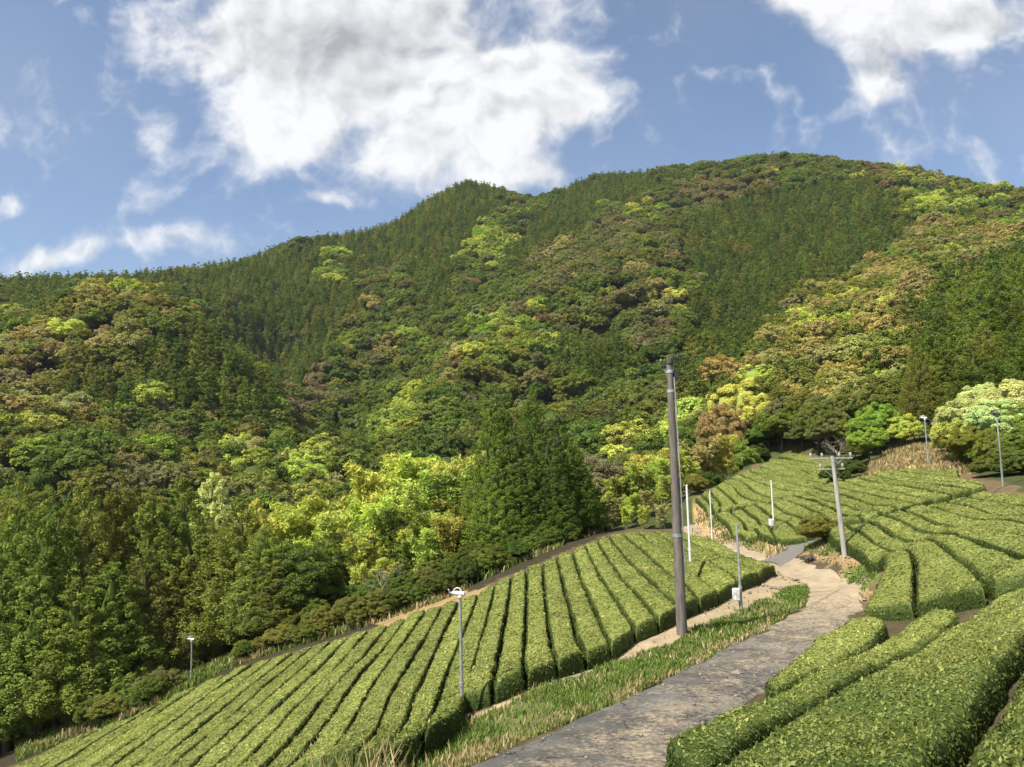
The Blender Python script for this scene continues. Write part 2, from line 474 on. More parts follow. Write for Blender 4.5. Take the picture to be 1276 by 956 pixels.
def hedge_mesh(A, B, h, gap, seed, dens=1.0):
    """a clipped, dome-topped tea row between two ground lines, covered in leaves"""
    n0 = 60
    A = curve(A, n0)[:, :2]; B = curve(B, n0)[:, :2]
    mid = (A + B) / 2
    Ln = np.hypot(*np.diff(mid, axis=0).T).sum()
    dist = np.hypot(mid[:, 0], mid[:, 1]).mean()
    step = float(np.clip(dist * .006, .07, .3))
    nt = int(np.clip(Ln / step, 12, 400))
    tl = np.concatenate([[0, .02, .05, .1, .16], np.linspace(.25, Ln - .25, nt), Ln - np.array([.16, .1, .05, .02, 0])])
    t = tl / Ln
    u = np.linspace(0, 1, n0)
    a = np.stack([np.interp(t, u, A[:, k]) for k in (0, 1)], -1)
    b = np.stack([np.interp(t, u, B[:, k]) for k in (0, 1)], -1)
    W = np.hypot(*(b - a).T)
    ns = int(np.clip(W.mean() / step, 6, 30))
    s = np.concatenate([[-1, -.985, -.95, -.9], np.linspace(-.82, .82, ns), [.9, .95, .985, 1]])
    ins = np.clip(1 - gap / np.maximum(W, .2), .5, 1.05)
    x = (a[:, None] + b[:, None]) / 2 + (b - a)[:, None] / 2 * (s[None, :, None] * ins[:, None, None])
    wob = fbm(x[..., 0] * 1.3, x[..., 1] * 1.3, oct=3, seed=seed)
    nrm = (b - a) / (W[:, None] + 1e-6)
    edgew = np.abs(s[None]) ** 3
    x = x + nrm[:, None] * (np.sign(s)[None] * wob * .06 * edgew)[..., None]
    es = (1 - np.abs(s))[None] * (W * ins)[:, None] / 2
    ee = np.minimum(tl, Ln - tl)[:, None] * np.ones_like(es)
    rr_ = np.clip((.2 if dist < 22 else .1) * W, .06, .3 if dist < 22 else .16)[:, None]
    c1 = np.clip(es / rr_, 0, 1); c2 = np.clip(ee / .2, 0, 1)
    prof = np.sqrt(1 - (1 - c1) ** 2) * np.sqrt(1 - (1 - c2) ** 2)
    hh = h * (1 + .10 * fbm(x[..., 0] * .35, x[..., 1] * .35, oct=2, seed=seed + 5))
    z = prof * (hh * (.93 + .07 * (1 - s[None] ** 2)) + .035 * fbm(x[..., 0] * 4, x[..., 1] * 4, oct=2, seed=seed + 9) + (.035 if dist < 22 else .012) * fbm(x[..., 0] * 1.2, x[..., 1] * 1.2, oct=2, seed=seed + 19))
    gz = ground(x[..., 0], x[..., 1])
    G = np.concatenate([x, (gz + z - .05 * (prof < .01))[..., None]], -1)
    R, Cn = G.shape[:2]
    idx = np.arange(R * Cn).reshape(R, Cn)
    Q = np.stack([idx[:-1, :-1], idx[1:, :-1], idx[1:, 1:], idx[:-1, 1:]], -1).reshape(-1, 4)
    V = G.reshape(-1, 3)
    c = V[Q]
    nf = np.cross(c[:, 2] - c[:, 0], c[:, 3] - c[:, 1])
    ar = np.linalg.norm(nf, axis=1) / 2
    if nf[:, 2].sum() < 0:
        Q = Q[:, ::-1]; c = V[Q]; nf = -nf
    nf /= np.linalg.norm(nf, axis=1, keepdims=True) + 1e-9
    # leaves
    fd = np.linalg.norm(c.mean(1), axis=1)
    size = np.clip(.020 + fd * .00115, .040, .08)
    lam = ar * np.where(fd < 22, .95, .9) / (size ** 2 * .8) * dens
    lg = np.random.default_rng(seed)
    cnt = lg.poisson(np.minimum(lam, 60))
    fi = np.repeat(np.arange(len(Q)), cnt)
    m = len(fi)
    uu, vv = lg.random(m)[:, None], lg.random(m)[:, None]
    cc = c[fi]
    p = (cc[:, 0] * (1 - uu) + cc[:, 1] * uu) * (1 - vv) + (cc[:, 3] * (1 - uu) + cc[:, 2] * uu) * vv
    n_ = nf[fi] + lg.normal(0, 1, (m, 3)) * np.interp(fd[fi], [10, 26], [.56, .26])[:, None]; n_ /= np.linalg.norm(n_, axis=1, keepdims=True)
    d = lg.normal(0, 1, (m, 3)) + np.array([0, 0, .5]); d -= (d * n_).sum(1, keepdims=True) * n_
    d /= np.linalg.norm(d, axis=1, keepdims=True) + 1e-9
    e = np.cross(n_, d)
    sz = size[fi] * np.clip(lg.lognormal(0, .32, m), .45, 1.8)
    shoot = (lg.random(m) < .06) & (nf[fi][:, 2] > .5) & (fd[fi] < 24)
    n_[shoot] = n_[shoot] * np.array([1, 1, .15]); n_ /= np.linalg.norm(n_, axis=1, keepdims=True) + 1e-9
    d[shoot] = d[shoot] * .35 + np.array([0, 0, 1.]); d -= (d * n_).sum(1, keepdims=True) * n_; d /= np.linalg.norm(d, axis=1, keepdims=True) + 1e-9; e = np.cross(n_, d)
    p = p + nf[fi] * (sz * (lg.uniform(-.25, .4, m) + .45 * shoot))[:, None]
    L = np.stack([p - d * (sz * .75)[:, None], p + e * (sz * .36)[:, None] + n_ * (sz * .1)[:, None],
                  p + d * (sz * .75)[:, None], p - e * (sz * .36)[:, None] + n_ * (sz * .1)[:, None]], 1)
    LQ = np.arange(m * 4).reshape(-1, 4) + len(V)
    cl = .5 + .5 * fbm(p[:, 0] * 1.1, p[:, 1] * 1.1, oct=3, seed=3)
    rnd_l = np.clip(lg.random(m) * .75 + cl * .3, 0, 1)
    rnd_l = np.where(shoot, np.clip(rnd_l + .35, 0, 1), rnd_l)
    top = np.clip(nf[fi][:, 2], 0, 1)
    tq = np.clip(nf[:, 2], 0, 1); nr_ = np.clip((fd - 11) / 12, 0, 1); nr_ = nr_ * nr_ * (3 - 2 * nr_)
    rnd = np.concatenate([.08 + .12 * tq + nr_ * (.18 + .30 * tq), np.clip(rnd_l * (.86 + .14 * nr_[fi]) + .11 * nr_[fi] - .03, 0, 1)])  # near rows: surface under the leaves coloured dark as shadow between them
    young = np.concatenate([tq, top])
    org = np.array([*mid[n0 // 2], float(ground(*mid[n0 // 2][:, None])[0])])
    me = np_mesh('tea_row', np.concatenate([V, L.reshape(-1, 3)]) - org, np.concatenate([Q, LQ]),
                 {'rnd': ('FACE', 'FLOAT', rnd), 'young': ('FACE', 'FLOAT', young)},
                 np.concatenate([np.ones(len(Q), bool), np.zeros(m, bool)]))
    return me, org


def tea_material():
    m, nt, out = mat_new('tea_leaves'); L = nt.links.new
    a = N(nt, 'ShaderNodeAttribute'); a.attribute_name = 'rnd'
    y = N(nt, 'ShaderNodeAttribute'); y.attribute_name = 'young'
    oi = N(nt, 'ShaderNodeObjectInfo')
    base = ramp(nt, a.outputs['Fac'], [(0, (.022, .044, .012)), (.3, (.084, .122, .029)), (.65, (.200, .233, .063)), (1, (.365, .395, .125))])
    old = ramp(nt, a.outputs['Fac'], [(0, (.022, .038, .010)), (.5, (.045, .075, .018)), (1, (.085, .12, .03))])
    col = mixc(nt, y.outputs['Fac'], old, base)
    big = noise(nt, .25, 3)
    col = mixc(nt, math_n(nt, 'MULTIPLY', big, .6), col, mixc(nt, 1., col, (1.25, 1.1, .8), 'MULTIPLY'))
    v = math_n(nt, 'MULTIPLY_ADD', oi.outputs['Random'], .22, .9)
    hs = N(nt, 'ShaderNodeHueSaturation'); L(v, hs.inputs['Value']); L(col, hs.inputs['Color'])
    p = N(nt, 'ShaderNodeBsdfPrincipled'); L(hs.outputs[0], p.inputs['Base Color'])
    p.inputs['Roughness'].default_value = .55; p.inputs['Specular IOR Level'].default_value = .14
    t = N(nt, 'ShaderNodeBsdfTranslucent'); L(hs.outputs[0], t.inputs[0])
    mx = N(nt, 'ShaderNodeMixShader'); mx.inputs[0].default_value = .35
    L(p.outputs[0], mx.inputs[1]); L(t.outputs[0], mx.inputs[2]); L(mx.outputs[0], out.inputs[0])
    return m


M_TEA = tea_material()
ORD = ['first', 'second', 'third', 'fourth', 'fifth', 'sixth', 'seventh', 'eighth', 'ninth', 'tenth', 'eleventh', 'twelfth', 'thirteenth',
       'fourteenth', 'fifteenth', 'sixteenth', 'seventeenth', 'eighteenth', 'nineteenth', 'twentieth']


def ordinal(i):
    if i < 20: return ORD[i]
    n = i + 1
    suf = 'th' if 10 <= n % 100 <= 20 else {1: 'st', 2: 'nd', 3: 'rd'}.get(n % 10, 'th')
    return f'{n}{suf}'


row_i = 0
FIELD_PTS = []


def tea_row(A, B, label, group, h=HEDGE_H, gap=.16, hr=.85, hn=None):
    global row_i
    row_i += 1
    hh = lambda P: h * (np.linspace(hr, hr if hn is None else hn, len(P)))
    Aw = cast(*np.array(A, float).T, hh(A)); Bw = cast(*np.array(B, float).T, hh(B))
    me, org = hedge_mesh(Aw, Bw, h, gap, 100 + row_i * 7)
    FIELD_PTS.append(((curve(Aw, 40) + curve(Bw, 40)) / 2)[:, :2])
    FIELD_PTS.append(curve(Aw, 40)[:, :2])
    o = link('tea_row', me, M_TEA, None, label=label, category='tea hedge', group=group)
    o.location = org
    return o


def split(line, y_lo=None, frac=None):
    P = np.array(line, float)
    s = np.concatenate([[0], np.cumsum(np.hypot(*np.diff(P, axis=0).T))]) / np.hypot(*np.diff(P, axis=0).T).sum()
    def sub(a, b):
        q = np.unique(np.concatenate([[a], s[(s > a) & (s < b)], [b]]))
        return [(np.interp(v, s, P[:, 0]), np.interp(v, s, P[:, 1])) for v in q]
    return sub(0, frac - .012), sub(frac + .012, 1)


GL = 'clipped tea rows running down the left slope'
SPL = {0: (.66, .56), 1: (.56, .58), 2: (.58, .72)}
cnt = 0
for i in range(len(LEFT) - 1):
    A, B = LEFT[i], LEFT[i + 1]
    if i in SPL:
        a1, a2 = split(A, frac=SPL[i][0]); b1, b2 = split(B, frac=SPL[i][1])
        which = ['beside the sandy track', 'one in from the sandy track', 'two in from the sandy track'][i]
        tea_row(a1, b1, f'far left slope tea row, {which}, beyond the cross gap', GL, gap=.09)
        tea_row(a2, b2, f'short rounded tea row, {which}, nearer than the cross gap', GL, gap=.09, hn=.0)
    else:
        tea_row(A, B, f'long tea row on the left slope, {ordinal(i - 3)} leftward from the short rows', GL, gap=.11, hn=0. if i < 13 else None)
for i in range(len(UPPER) - 1):
    tea_row(UPPER[i], UPPER[i + 1], f'short tea row in the farthest small plot below the wood, {ordinal(i)} from its top', 'tea rows of the farthest plot', gap=.15, h=.45)
for i in range(len(TERRACE) - 1):
    tea_row(TERRACE[i], TERRACE[i + 1], f'tea row of the middle terrace above the concrete ramp, {ordinal(i)} from its lower left edge', 'tea rows of the middle terrace', gap=.13, h=.45)
LR = ['bent tea row with a wide block end, directly behind the leaning pole', 'bent tea row with a wide square end, second from the leaning pole']
for i in range(len(RIGHTF) - 1):
    tea_row(RIGHTF[i], RIGHTF[i + 1], LR[i] if i < 2 else f'wavy tea row running to the right picture edge, {ordinal(i - 2)} above the block ended rows',
            'tea rows of the right slope', gap=.14, h=.55)
LN = ['low tea row bordering the bend of the road, its cut corner on the asphalt', 'leafy foreground tea row with its rounded end by the road',
      'broad foreground tea row filling the bottom right, left of the dark gap', 'foreground tea row in the bottom right corner, right of the dark gap']
for i, (A, B) in enumerate(NEARROWS):
    tea_row(A, B, LN[i], 'foreground tea rows', h=.65, gap=(-.08, -.05, .0, .05)[i])

# ------------------------------------------------------------------ ground sheet
def wpoly(px, h=0.): return [tuple(p[:2]) for p in cast(*np.array(px, float).T, h)]


GRASS_PX = [(560,975),(595,952),(650,925),(713,900),(752,885),(803,861),(856,835),(891,816),(927,798),(963,780),(991,764),(1006,749),(1008,735),(1004,730),(985,733),(968,742),(945,750),(924,765),(907,769),(884,779),(862,787),(838,803),(800,814),(760,830),(700,853),
            (655,868),(614,888),(570,905),(520,928),(470,948),(420,965),(340,990)]
GRASS_W = wpoly(GRASS_PX)
SAND_PX = [(340,960),(470,940),(520,925),(577,897),(655,862),(700,842),(760,818),(791,793),(845,768),(900,743),(950,713),(970,712),(1008,728),(985,733),(968,742),(945,750),(924,765),(907,769),(884,779),(862,787),(838,803),(800,814),(760,830),(700,853),
           (655,868),(614,888),(570,905),(520,930),(470,950)]
BANK2_PX = [(1055,668),(1100,702),(1098,712),(1085,735),(1075,755),(1068,735),(1040,705),(1000,690),(1015,676),(1030,664)]
EDGE_PX = [(470,776),(520,752),(560,739),(600,734),(615,728),(600,742),(560,754),(520,768),(480,783)]
GREEN2_PX = [(1062,702),(1098,708),(1088,728),(1074,738),(1052,718)]
BANK3_PX = [(862,668),(866,628),(885,640),(930,676),(960,672),(1010,670),(960,698),(900,679)]
TAN_PX = [(1066,603),(1085,582),(1108,560),(1140,549),(1190,555),(1218,575),(1204,592),(1160,586),(1125,586),(1090,592)]
FIELDR_PX = [(865,620),(975,566),(1040,575),(1060,600),(1130,586),(1200,586),(1276,612),(1400,640),(1400,800),(1276,730),(1140,770),(1072,768),(1100,705),(1020,664),(930,672)]
FIELDL_PX = [(0,960),(10,956),(80,929),(170,896),(235,868),(300,834),(400,803),(480,777),(560,752),(620,724),(658,707),(700,690),(750,668),(800,658),(850,660),(930,690),(970,716),(850,790),(655,862),(470,945),(380,985),(-40,985)]

ang = np.radians(np.concatenate([np.arange(-180, -44, 4), np.arange(-44, 44, .22), np.arange(44, 180, 4)]))
rad = [1.0]
while rad[-1] < 4000:
    rad.append(rad[-1] * (1.012 if 7 < rad[-1] < 75 else 1.022 if rad[-1] < 700 else 1.12))
rad = np.array(rad)
GX = rad[:, None] * np.sin(ang)[None]; GY = rad[:, None] * np.cos(ang)[None]
GZ = ground(GX, GY)
far = np.clip((rad[:, None] - 1300) / 600, 0, 1)
GZ = GZ * (1 - far) + far * (-12)
V = np.concatenate([np.stack([GX, GY, GZ], -1).reshape(-1, 3), [[0, 0, float(ground(np.array([0.]), np.array([0.]))[0])]]])
nr, na = GX.shape
idx = np.arange(nr * na).reshape(nr, na)
nx = np.roll(idx, -1, axis=1)
Q = np.stack([idx[:-1], nx[:-1], nx[1:], idx[1:]], -1).reshape(-1, 4)[:, ::-1]
cen = np.stack([np.full(na, nr * na), idx[0], nx[0], nx[0]], -1)
gx, gy = V[:, 0], V[:, 1]
gcol = np.tile(np.array([.050, .062, .022]), (len(V), 1))
nearmask = np.hypot(gx, gy) < 120
jx = gx + .35 * fbm(gx * 1.5, gy * 1.5, seed=21); jy = gy + .35 * fbm(gx * 1.5, gy * 1.5, seed=31)


def paint(px, col, h=0.):
    W = wpoly(px, h); m = nearmask & inpoly(jx, jy, W); gcol[m] = col


near_soil_shade = nearmask & (np.hypot(gx, gy) < 45); gcol[near_soil_shade] = (.07, .058, .032)  # soil darkened for leaf litter and the shade between near rows
tree_shade = nearmask & (GX.ravel()[0] * 0 + np.concatenate([GX.ravel(), [0]]) < 8) & (np.concatenate([GY.ravel(), [0]]) > 30); gcol[tree_shade] = (.036, .031, .018)  # shade under the trees painted into the ground colour
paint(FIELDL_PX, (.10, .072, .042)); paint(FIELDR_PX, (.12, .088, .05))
paint(TAN_PX, (.36, .25, .12)); paint(BANK3_PX, (.30, .22, .11)); paint(BANK2_PX, (.25, .17, .085)); paint(GREEN2_PX, (.10, .14, .03)); paint(EDGE_PX, (.24, .17, .085))
paint(SAND_PX, (.30, .24, .155)); paint(GRASS_PX, (.11, .12, .04))
me = bpy.data.meshes.new('ground')
Qa = [tuple(q) for q in Q.tolist()]
gm = np_mesh('ground', V, Q, {'soil_shade': ('POINT', 'FLOAT_COLOR', np.concatenate([gcol, np.ones((len(V), 1))], 1))}, True)
mg, nt, out = mat_new('soil_shade'); L = nt.links.new
a = N(nt, 'ShaderNodeAttribute'); a.attribute_name = 'soil_shade'
n1 = noise(nt, 1.2, 5, .7); n2 = noise(nt, 14, 4, .7)
c = mixc(nt, 1., a.outputs['Color'], ramp(nt, n1, [(.25, (.6, .6, .58)), (.75, (1.35, 1.3, 1.25))]), 'MULTIPLY')
c = mixc(nt, 1., c, ramp(nt, n2, [(.25, (.65, .65, .65)), (.75, (1.25, 1.25, 1.25))]), 'MULTIPLY')
p = N(nt, 'ShaderNodeBsdfPrincipled'); L(c, p.inputs['Base Color']); p.inputs['Roughness'].default_value = .95
p.inputs['Specular IOR Level'].default_value = .1
b = N(nt, 'ShaderNodeBump'); b.inputs['Strength'].default_value = .6; b.inputs['Distance'].default_value = .05
L(n2, b.inputs['Height']); L(b.outputs[0], p.inputs['Normal']); L(p.outputs[0], out.inputs[0])
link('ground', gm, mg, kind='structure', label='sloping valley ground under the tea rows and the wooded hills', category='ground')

# ------------------------------------------------------------------ road, dirt track and ramp
def ribbon(name, A, B, mat, lift, label, cat, n=160, m=17, edge=.12, seed=0):
    A = curve(cast(*np.array(A, float).T), n)[:, :2]; B = curve(cast(*np.array(B, float).T), n)[:, :2]
    s = np.linspace(0, 1, m)
    X = A[:, None] * (1 - s)[None, :, None] + B[:, None] * s[None, :, None]
    w = (B - A) / (np.hypot(*(B - A).T)[:, None] + 1e-6)
    e = fbm(X[..., 0] * 1.7, X[..., 1] * 1.7, seed=seed) * edge
    X = X + w[:, None] * (e * (np.abs(s * 2 - 1) ** 4)[None])[..., None]
    Z = ground(X[..., 0], X[..., 1]) + lift - .05 * (np.abs(s * 2 - 1) > .99)[None]
    V = np.concatenate([X, Z[..., None]], -1).reshape(-1, 3)
    idx = np.arange(n * m).reshape(n, m)
    Q = np.stack([idx[:-1, :-1], idx[1:, :-1], idx[1:, 1:], idx[:-1, 1:]], -1).reshape(-1, 4)
    c = V[Q[0]]
    if np.cross(c[2] - c[0], c[3] - c[1])[2] < 0: Q = Q[:, ::-1]
    ac = np.tile(s, (n, 1)).reshape(-1)
    me = np_mesh(name, V, Q, {'across': ('POINT', 'FLOAT', ac), 'along': ('POINT', 'FLOAT', np.repeat(np.linspace(0, 1, n), m))}, True)
    return link(name, me, mat, kind='structure', label=label, category=cat)


def road_material():
    m, nt, out = mat_new('weathered_asphalt'); L = nt.links.new
    ac = N(nt, 'ShaderNodeAttribute'); ac.attribute_name = 'across'
    f1 = noise(nt, .55, 6, .7); f2 = noise(nt, 30, 3, .7); f3 = noise(nt, 1.7, 6, .75); f4 = noise(nt, 10, 5, .72)
    asp = ramp(nt, f1, [(.32, (.042, .040, .036)), (.5, (.080, .076, .067)), (.68, (.15, .142, .122))])
    asp = mixc(nt, 1., asp, ramp(nt, f2, [(.3, (.7, .7, .7)), (.7, (1.3, 1.3, 1.3))]), 'MULTIPLY')
    # sandy crown and shoulder where wheels do not run
    d1 = math_n(nt, 'ABSOLUTE', math_n(nt, 'SUBTRACT', ac.outputs['Fac'], .56))
    mid = math_n(nt, 'SUBTRACT', .36, d1)
    sh = math_n(nt, 'MULTIPLY', math_n(nt, 'SUBTRACT', ac.outputs['Fac'], .78), 1.2)
    al = N(nt, 'ShaderNodeAttribute'); al.attribute_name = 'along'
    ends = math_n(nt, 'MULTIPLY', math_n(nt, 'SUBTRACT', al.outputs['Fac'], .46), 2.3)
    k = math_n(nt, 'MAXIMUM', math_n(nt, 'MAXIMUM', mid, sh), ends)
    k = math_n(nt, 'ADD', math_n(nt, 'MULTIPLY', k, 1.3), math_n(nt, 'MULTIPLY', math_n(nt, 'SUBTRACT', f3, .52), 3.2))
    k = math_n(nt, 'ADD', k, math_n(nt, 'MULTIPLY', math_n(nt, 'SUBTRACT', f4, .5), 3.2), clamp=True)
    sand = ramp(nt, f4, [(.3, (.18, .135, .082)), (.7, (.31, .25, .165))])
    vo = N(nt, 'ShaderNodeTexVoronoi'); vo.feature = 'DISTANCE_TO_EDGE'; vo.inputs['Scale'].default_value = .75
    gp = N(nt, 'ShaderNodeNewGeometry').outputs['Position']; nz = N(nt, 'ShaderNodeTexNoise'); nz.inputs['Scale'].default_value = 1.3; nz.inputs['Detail'].default_value = 5; L(gp, nz.inputs['Vector'])
    vm = N(nt, 'ShaderNodeVectorMath'); vm.operation = 'MULTIPLY_ADD'; L(nz.outputs['Color'], vm.inputs[0]); vm.inputs[1].default_value = (1.1, 1.1, 1.1); L(gp, vm.inputs[2]); L(vm.outputs[0], vo.inputs['Vector'])
    crack = math_n(nt, 'LESS_THAN', vo.outputs['Distance'], .014)
    asp = mixc(nt, math_n(nt, 'MULTIPLY', crack, .75), asp, (.018, .017, .015))
    c = mixc(nt, k, asp, sand)
    p = N(nt, 'ShaderNodeBsdfPrincipled'); L(c, p.inputs['Base Color']); p.inputs['Roughness'].default_value = .9
    p.inputs['Specular IOR Level'].default_value = .2
    b = N(nt, 'ShaderNodeBump'); b.inputs['Strength'].default_value = .5; b.inputs['Distance'].default_value = .02
    L(f2, b.inputs['Height']); L(b.outputs[0], p.inputs['Normal']); L(p.outputs[0], out.inputs[0])
    return m


M_ROAD = road_material()
M_SAND = plain('sandy_track', (.285, .23, .15), .95, 1.6, .25, col2=(.19, .145, .09), bump=.6)
M_RAMP = plain('grey_ramp', (.14, .125, .105), .9, 2.2, .3, col2=(.085, .08, .07), bump=.4)
ribbon('road', [(480,1020),(595,951),(650,924),(713,899),(752,884),(803,860),(856,834),(891,815),(927,797),(963,779),(991,763),(1006,748),(1008,734),(1012,722)],
       [(930,1080),(905,985),(900,930),(932,880),(970,850),(1024,806),(1056,783),(1070,765),(1078,742),(1060,722)], M_ROAD, .035,
       'weathered grey asphalt farm road with sandy patches climbing past the hedges', 'road', seed=3, edge=.2)
ribbon('dirt_track', [(1000,737),(1004,728),(990,721),(968,714),(935,696),(905,683),(866,667),(848,661)],
       [(1077,752),(1072,736),(1048,716),(1005,701),(958,690),(925,679),(872,662),(853,656)], M_SAND, .042,
       'pale sandy track leading off behind the left tea slope', 'track', n=120, edge=.25, seed=5)
ribbon('ramp', [(948,700),(966,690),(986,679),(1010,668),(1030,661)], [(972,708),(987,699),(1004,686),(1021,673),(1037,663)], M_RAMP, .09,
       'short grey concrete ramp rising from the track to the terrace', 'ramp', n=50, seed=6)

# ------------------------------------------------------------------ grass
def blades(name, label, polys, dens, hgt, tint, seed, wid=.012, lean=.5, kind='stuff', hvar=None):
    g = np.random.default_rng(seed); Ps = []; Hs = []
    for poly, mul, hm in polys:
        poly = np.array(poly); lo, hi = poly.min(0), poly.max(0)
        n = int(np.prod(hi - lo) * dens * mul)
        q = g.uniform(lo, hi, (n, 2)); q = q[inpoly(q[:, 0], q[:, 1], poly)]
        k = fbm(q[:, 0] * .9, q[:, 1] * .9, oct=3, seed=seed)
        q = q[g.random(len(q)) < np.clip(.62 + k * .9, .05, 1)]
        Ps.append(q); Hs.append(np.full(len(q), hm))
    P = np.concatenate(Ps); H = np.concatenate(Hs) * hgt; n = len(P)
    H = H * g.uniform(.5, 1.4, n) * (1 + .5 * fbm(P[:, 0] * .6, P[:, 1] * .6, seed=seed + 4))
    H = np.maximum(H, .04)
    d = np.hypot(*P.T); w = wid * np.clip(d / 12, 1, 3.5) * g.uniform(.7, 1.4, n)
    z = ground(P[:, 0], P[:, 1])
    a = g.uniform(0, 2 * np.pi, n); ca, sa = np.cos(a), np.sin(a)
    b = g.uniform(0, 2 * np.pi, n); ln = H * lean * g.uniform(.1, 1.2, n)
    base = np.stack([P[:, 0], P[:, 1], z - .02], -1)
    side = np.stack([ca * w, sa * w, 0 * w], -1)
    midp = base + np.stack([np.cos(b) * ln * .35, np.sin(b) * ln * .35, H * .6], -1)
    tip = base + np.stack([np.cos(b) * ln, np.sin(b) * ln, H], -1)
    V = np.stack([base - side, base + side, midp + side * .8, midp - side * .8, tip + side * .15, tip - side * .15], 1).reshape(-1, 3)
    i = np.arange(n)[:, None] * 6
    Q = np.concatenate([i + np.array([[0, 1, 2, 3]]), i + np.array([[3, 2, 4, 5]])])
    r = g.random(n)
    me = np_mesh(name, V, Q, {'rnd': ('FACE', 'FLOAT', np.concatenate([r, r]))})
    return link(name, me, foliage(name + '_blades', tint, .3, .2, .6, .5), kind=kind, label=label, category='grass')


def strip(px0, px1): return wpoly(px0 + px1[::-1])


VERGE_IN = [(540,985),(595,952),(650,925),(713,900),(752,885),(803,861),(856,835),(891,816),(927,798),(963,780)]
VERGE_MID = [(480,985),(560,950),(630,918),(695,893),(740,878),(793,854),(848,829),(885,810),(922,793),(960,776)]
GREEN2_W = wpoly(GREEN2_PX); TAN_W = wpoly(TAN_PX)
CLUMP2_W = wpoly([(352,1003),(395,985),(500,983),(530,1000),(440,1030)])
HUM_W = wpoly([(998,676),(1015,668),(1035,672),(1048,686),(1030,694),(1008,690)])
CLUMP_W = wpoly([(365,985),(372,945),(400,932),(440,938),(490,955),(500,985)])
TUFT_W = wpoly([(925,678),(945,672),(955,678),(950,690),(930,686)])
SLOPE_W = wpoly([(880,645),(905,658),(925,675),(905,677),(885,670)])
FIELDTOP_W = wpoly([(140,905),(190,880),(240,855),(258,845),(245,838),(200,850),(160,880)])
EX_ = [20, 80, 170, 235, 300, 400, 480, 560, 620, 658, 700, 745]; EY_ = [950, 924, 890, 859, 828, 798, 774, 745, 716, 698, 681, 664]
EDGE_W = strip(list(zip(EX_, EY_)), [(x, y - 16) for x, y in zip(EX_, EY_)])
blades('grass', 'green grass on the verge between the road and the left tea slope',
       [(GRASS_W, 1, 1), (GREEN2_W, .8, .8), (HUM_W, .7, .8), (CLUMP_W, 1.2, 1.7), (CLUMP2_W, 1., 2.9), (TUFT_W, .6, 1.2), (SLOPE_W, .4, 1.2), (FIELDTOP_W, .35, 1.8), (EDGE_W, .10, 2.2)], 950, .13, (.122, .178, .034), 5, .010)
blades('dry_grass', 'straw coloured dry grass along the road edge and on the cut bank',
       [(strip(VERGE_IN, VERGE_MID), 1.5, .7), (GRASS_W, .12, .9), (TAN_W, .5, 2.2), (HUM_W, .35, .8), (CLUMP_W, .5, 1.9), (CLUMP2_W, .25, 2.7), (BANK2_W := wpoly(BANK2_PX), .2, .7),
        (wpoly(BANK3_PX), .2, 1.2), (FIELDTOP_W, .3, 1.8), (EDGE_W, .22, 1.8)], 300, .17, (.31, .25, .125), 9)

# ------------------------------------------------------------------ tree prototypes (real metres)
def clump_leaves(C, R, n, leaf, g, aspect=.55, outw=.75, hang=0., flat=.8, axis=None, lower=-.35):
    """n leaves over each clump: C centres, R radii"""
    m = len(C) * n
    d = g.normal(0, 1, (m, 3)); d /= np.linalg.norm(d, axis=1, keepdims=True)
    low = d[:, 2] < lower
    d[low, 2] *= -1
    r = np.repeat(R, n) * g.uniform(.62, 1.06, m)
    off = d * r[:, None]; off[:, 2] *= flat
    if axis is not None:                                   # stretch the clump along its shoot
        ax = np.repeat(axis, n, 0); t = (off * ax).sum(1, keepdims=True)
        off = off + ax * t * .9
    p = np.repeat(C, n, 0) + off
    nn = d * outw + g.normal(0, .42, (m, 3)); nn[:, 2] += .3; nn /= np.linalg.norm(nn, axis=1, keepdims=True)
    t = g.normal(0, 1, (m, 3)); t[:, 2] -= hang
    t -= (t * nn).sum(1, keepdims=True) * nn; t /= np.linalg.norm(t, axis=1, keepdims=True) + 1e-9
    e = np.cross(nn, t); s = leaf * g.uniform(.65, 1.4, m)[:, None]
    Lf = np.stack([p - t * s * .5, p + e * s * .5 * aspect + nn * s * .06, p + t * s * .5, p - e * s * .5 * aspect + nn * s * .06], 1)
    crnd = np.repeat(g.uniform(0, 1, len(C)), n)
    rnd = np.clip(.45 * crnd + .55 * g.random(m), 0, 1)
    return Lf.reshape(-1, 3), rnd


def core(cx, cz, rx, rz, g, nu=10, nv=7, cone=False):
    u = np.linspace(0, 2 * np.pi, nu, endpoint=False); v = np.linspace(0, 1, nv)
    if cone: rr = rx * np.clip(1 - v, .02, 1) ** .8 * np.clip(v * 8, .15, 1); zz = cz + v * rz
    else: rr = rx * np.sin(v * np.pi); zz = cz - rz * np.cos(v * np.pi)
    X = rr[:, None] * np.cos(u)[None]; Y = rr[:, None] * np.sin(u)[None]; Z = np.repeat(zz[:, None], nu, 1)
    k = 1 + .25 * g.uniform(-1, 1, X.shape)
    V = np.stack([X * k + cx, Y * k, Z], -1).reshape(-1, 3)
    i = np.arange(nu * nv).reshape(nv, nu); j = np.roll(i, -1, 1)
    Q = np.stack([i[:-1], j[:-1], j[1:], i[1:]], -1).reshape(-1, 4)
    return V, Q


def pack(name, Vl, rnd, cores, mat):
    Q = np.arange(len(Vl)).reshape(-1, 4); n = len(Vl); Vs = [Vl]; Qs = [Q]; R = [rnd]
    for v, q in cores:
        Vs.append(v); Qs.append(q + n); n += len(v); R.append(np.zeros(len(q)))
    me = np_mesh(name, np.concatenate(Vs), np.concatenate(Qs), {'rnd': ('FACE', 'FLOAT', np.concatenate(R))})
    if mat: me.materials.append(mat)
    return me


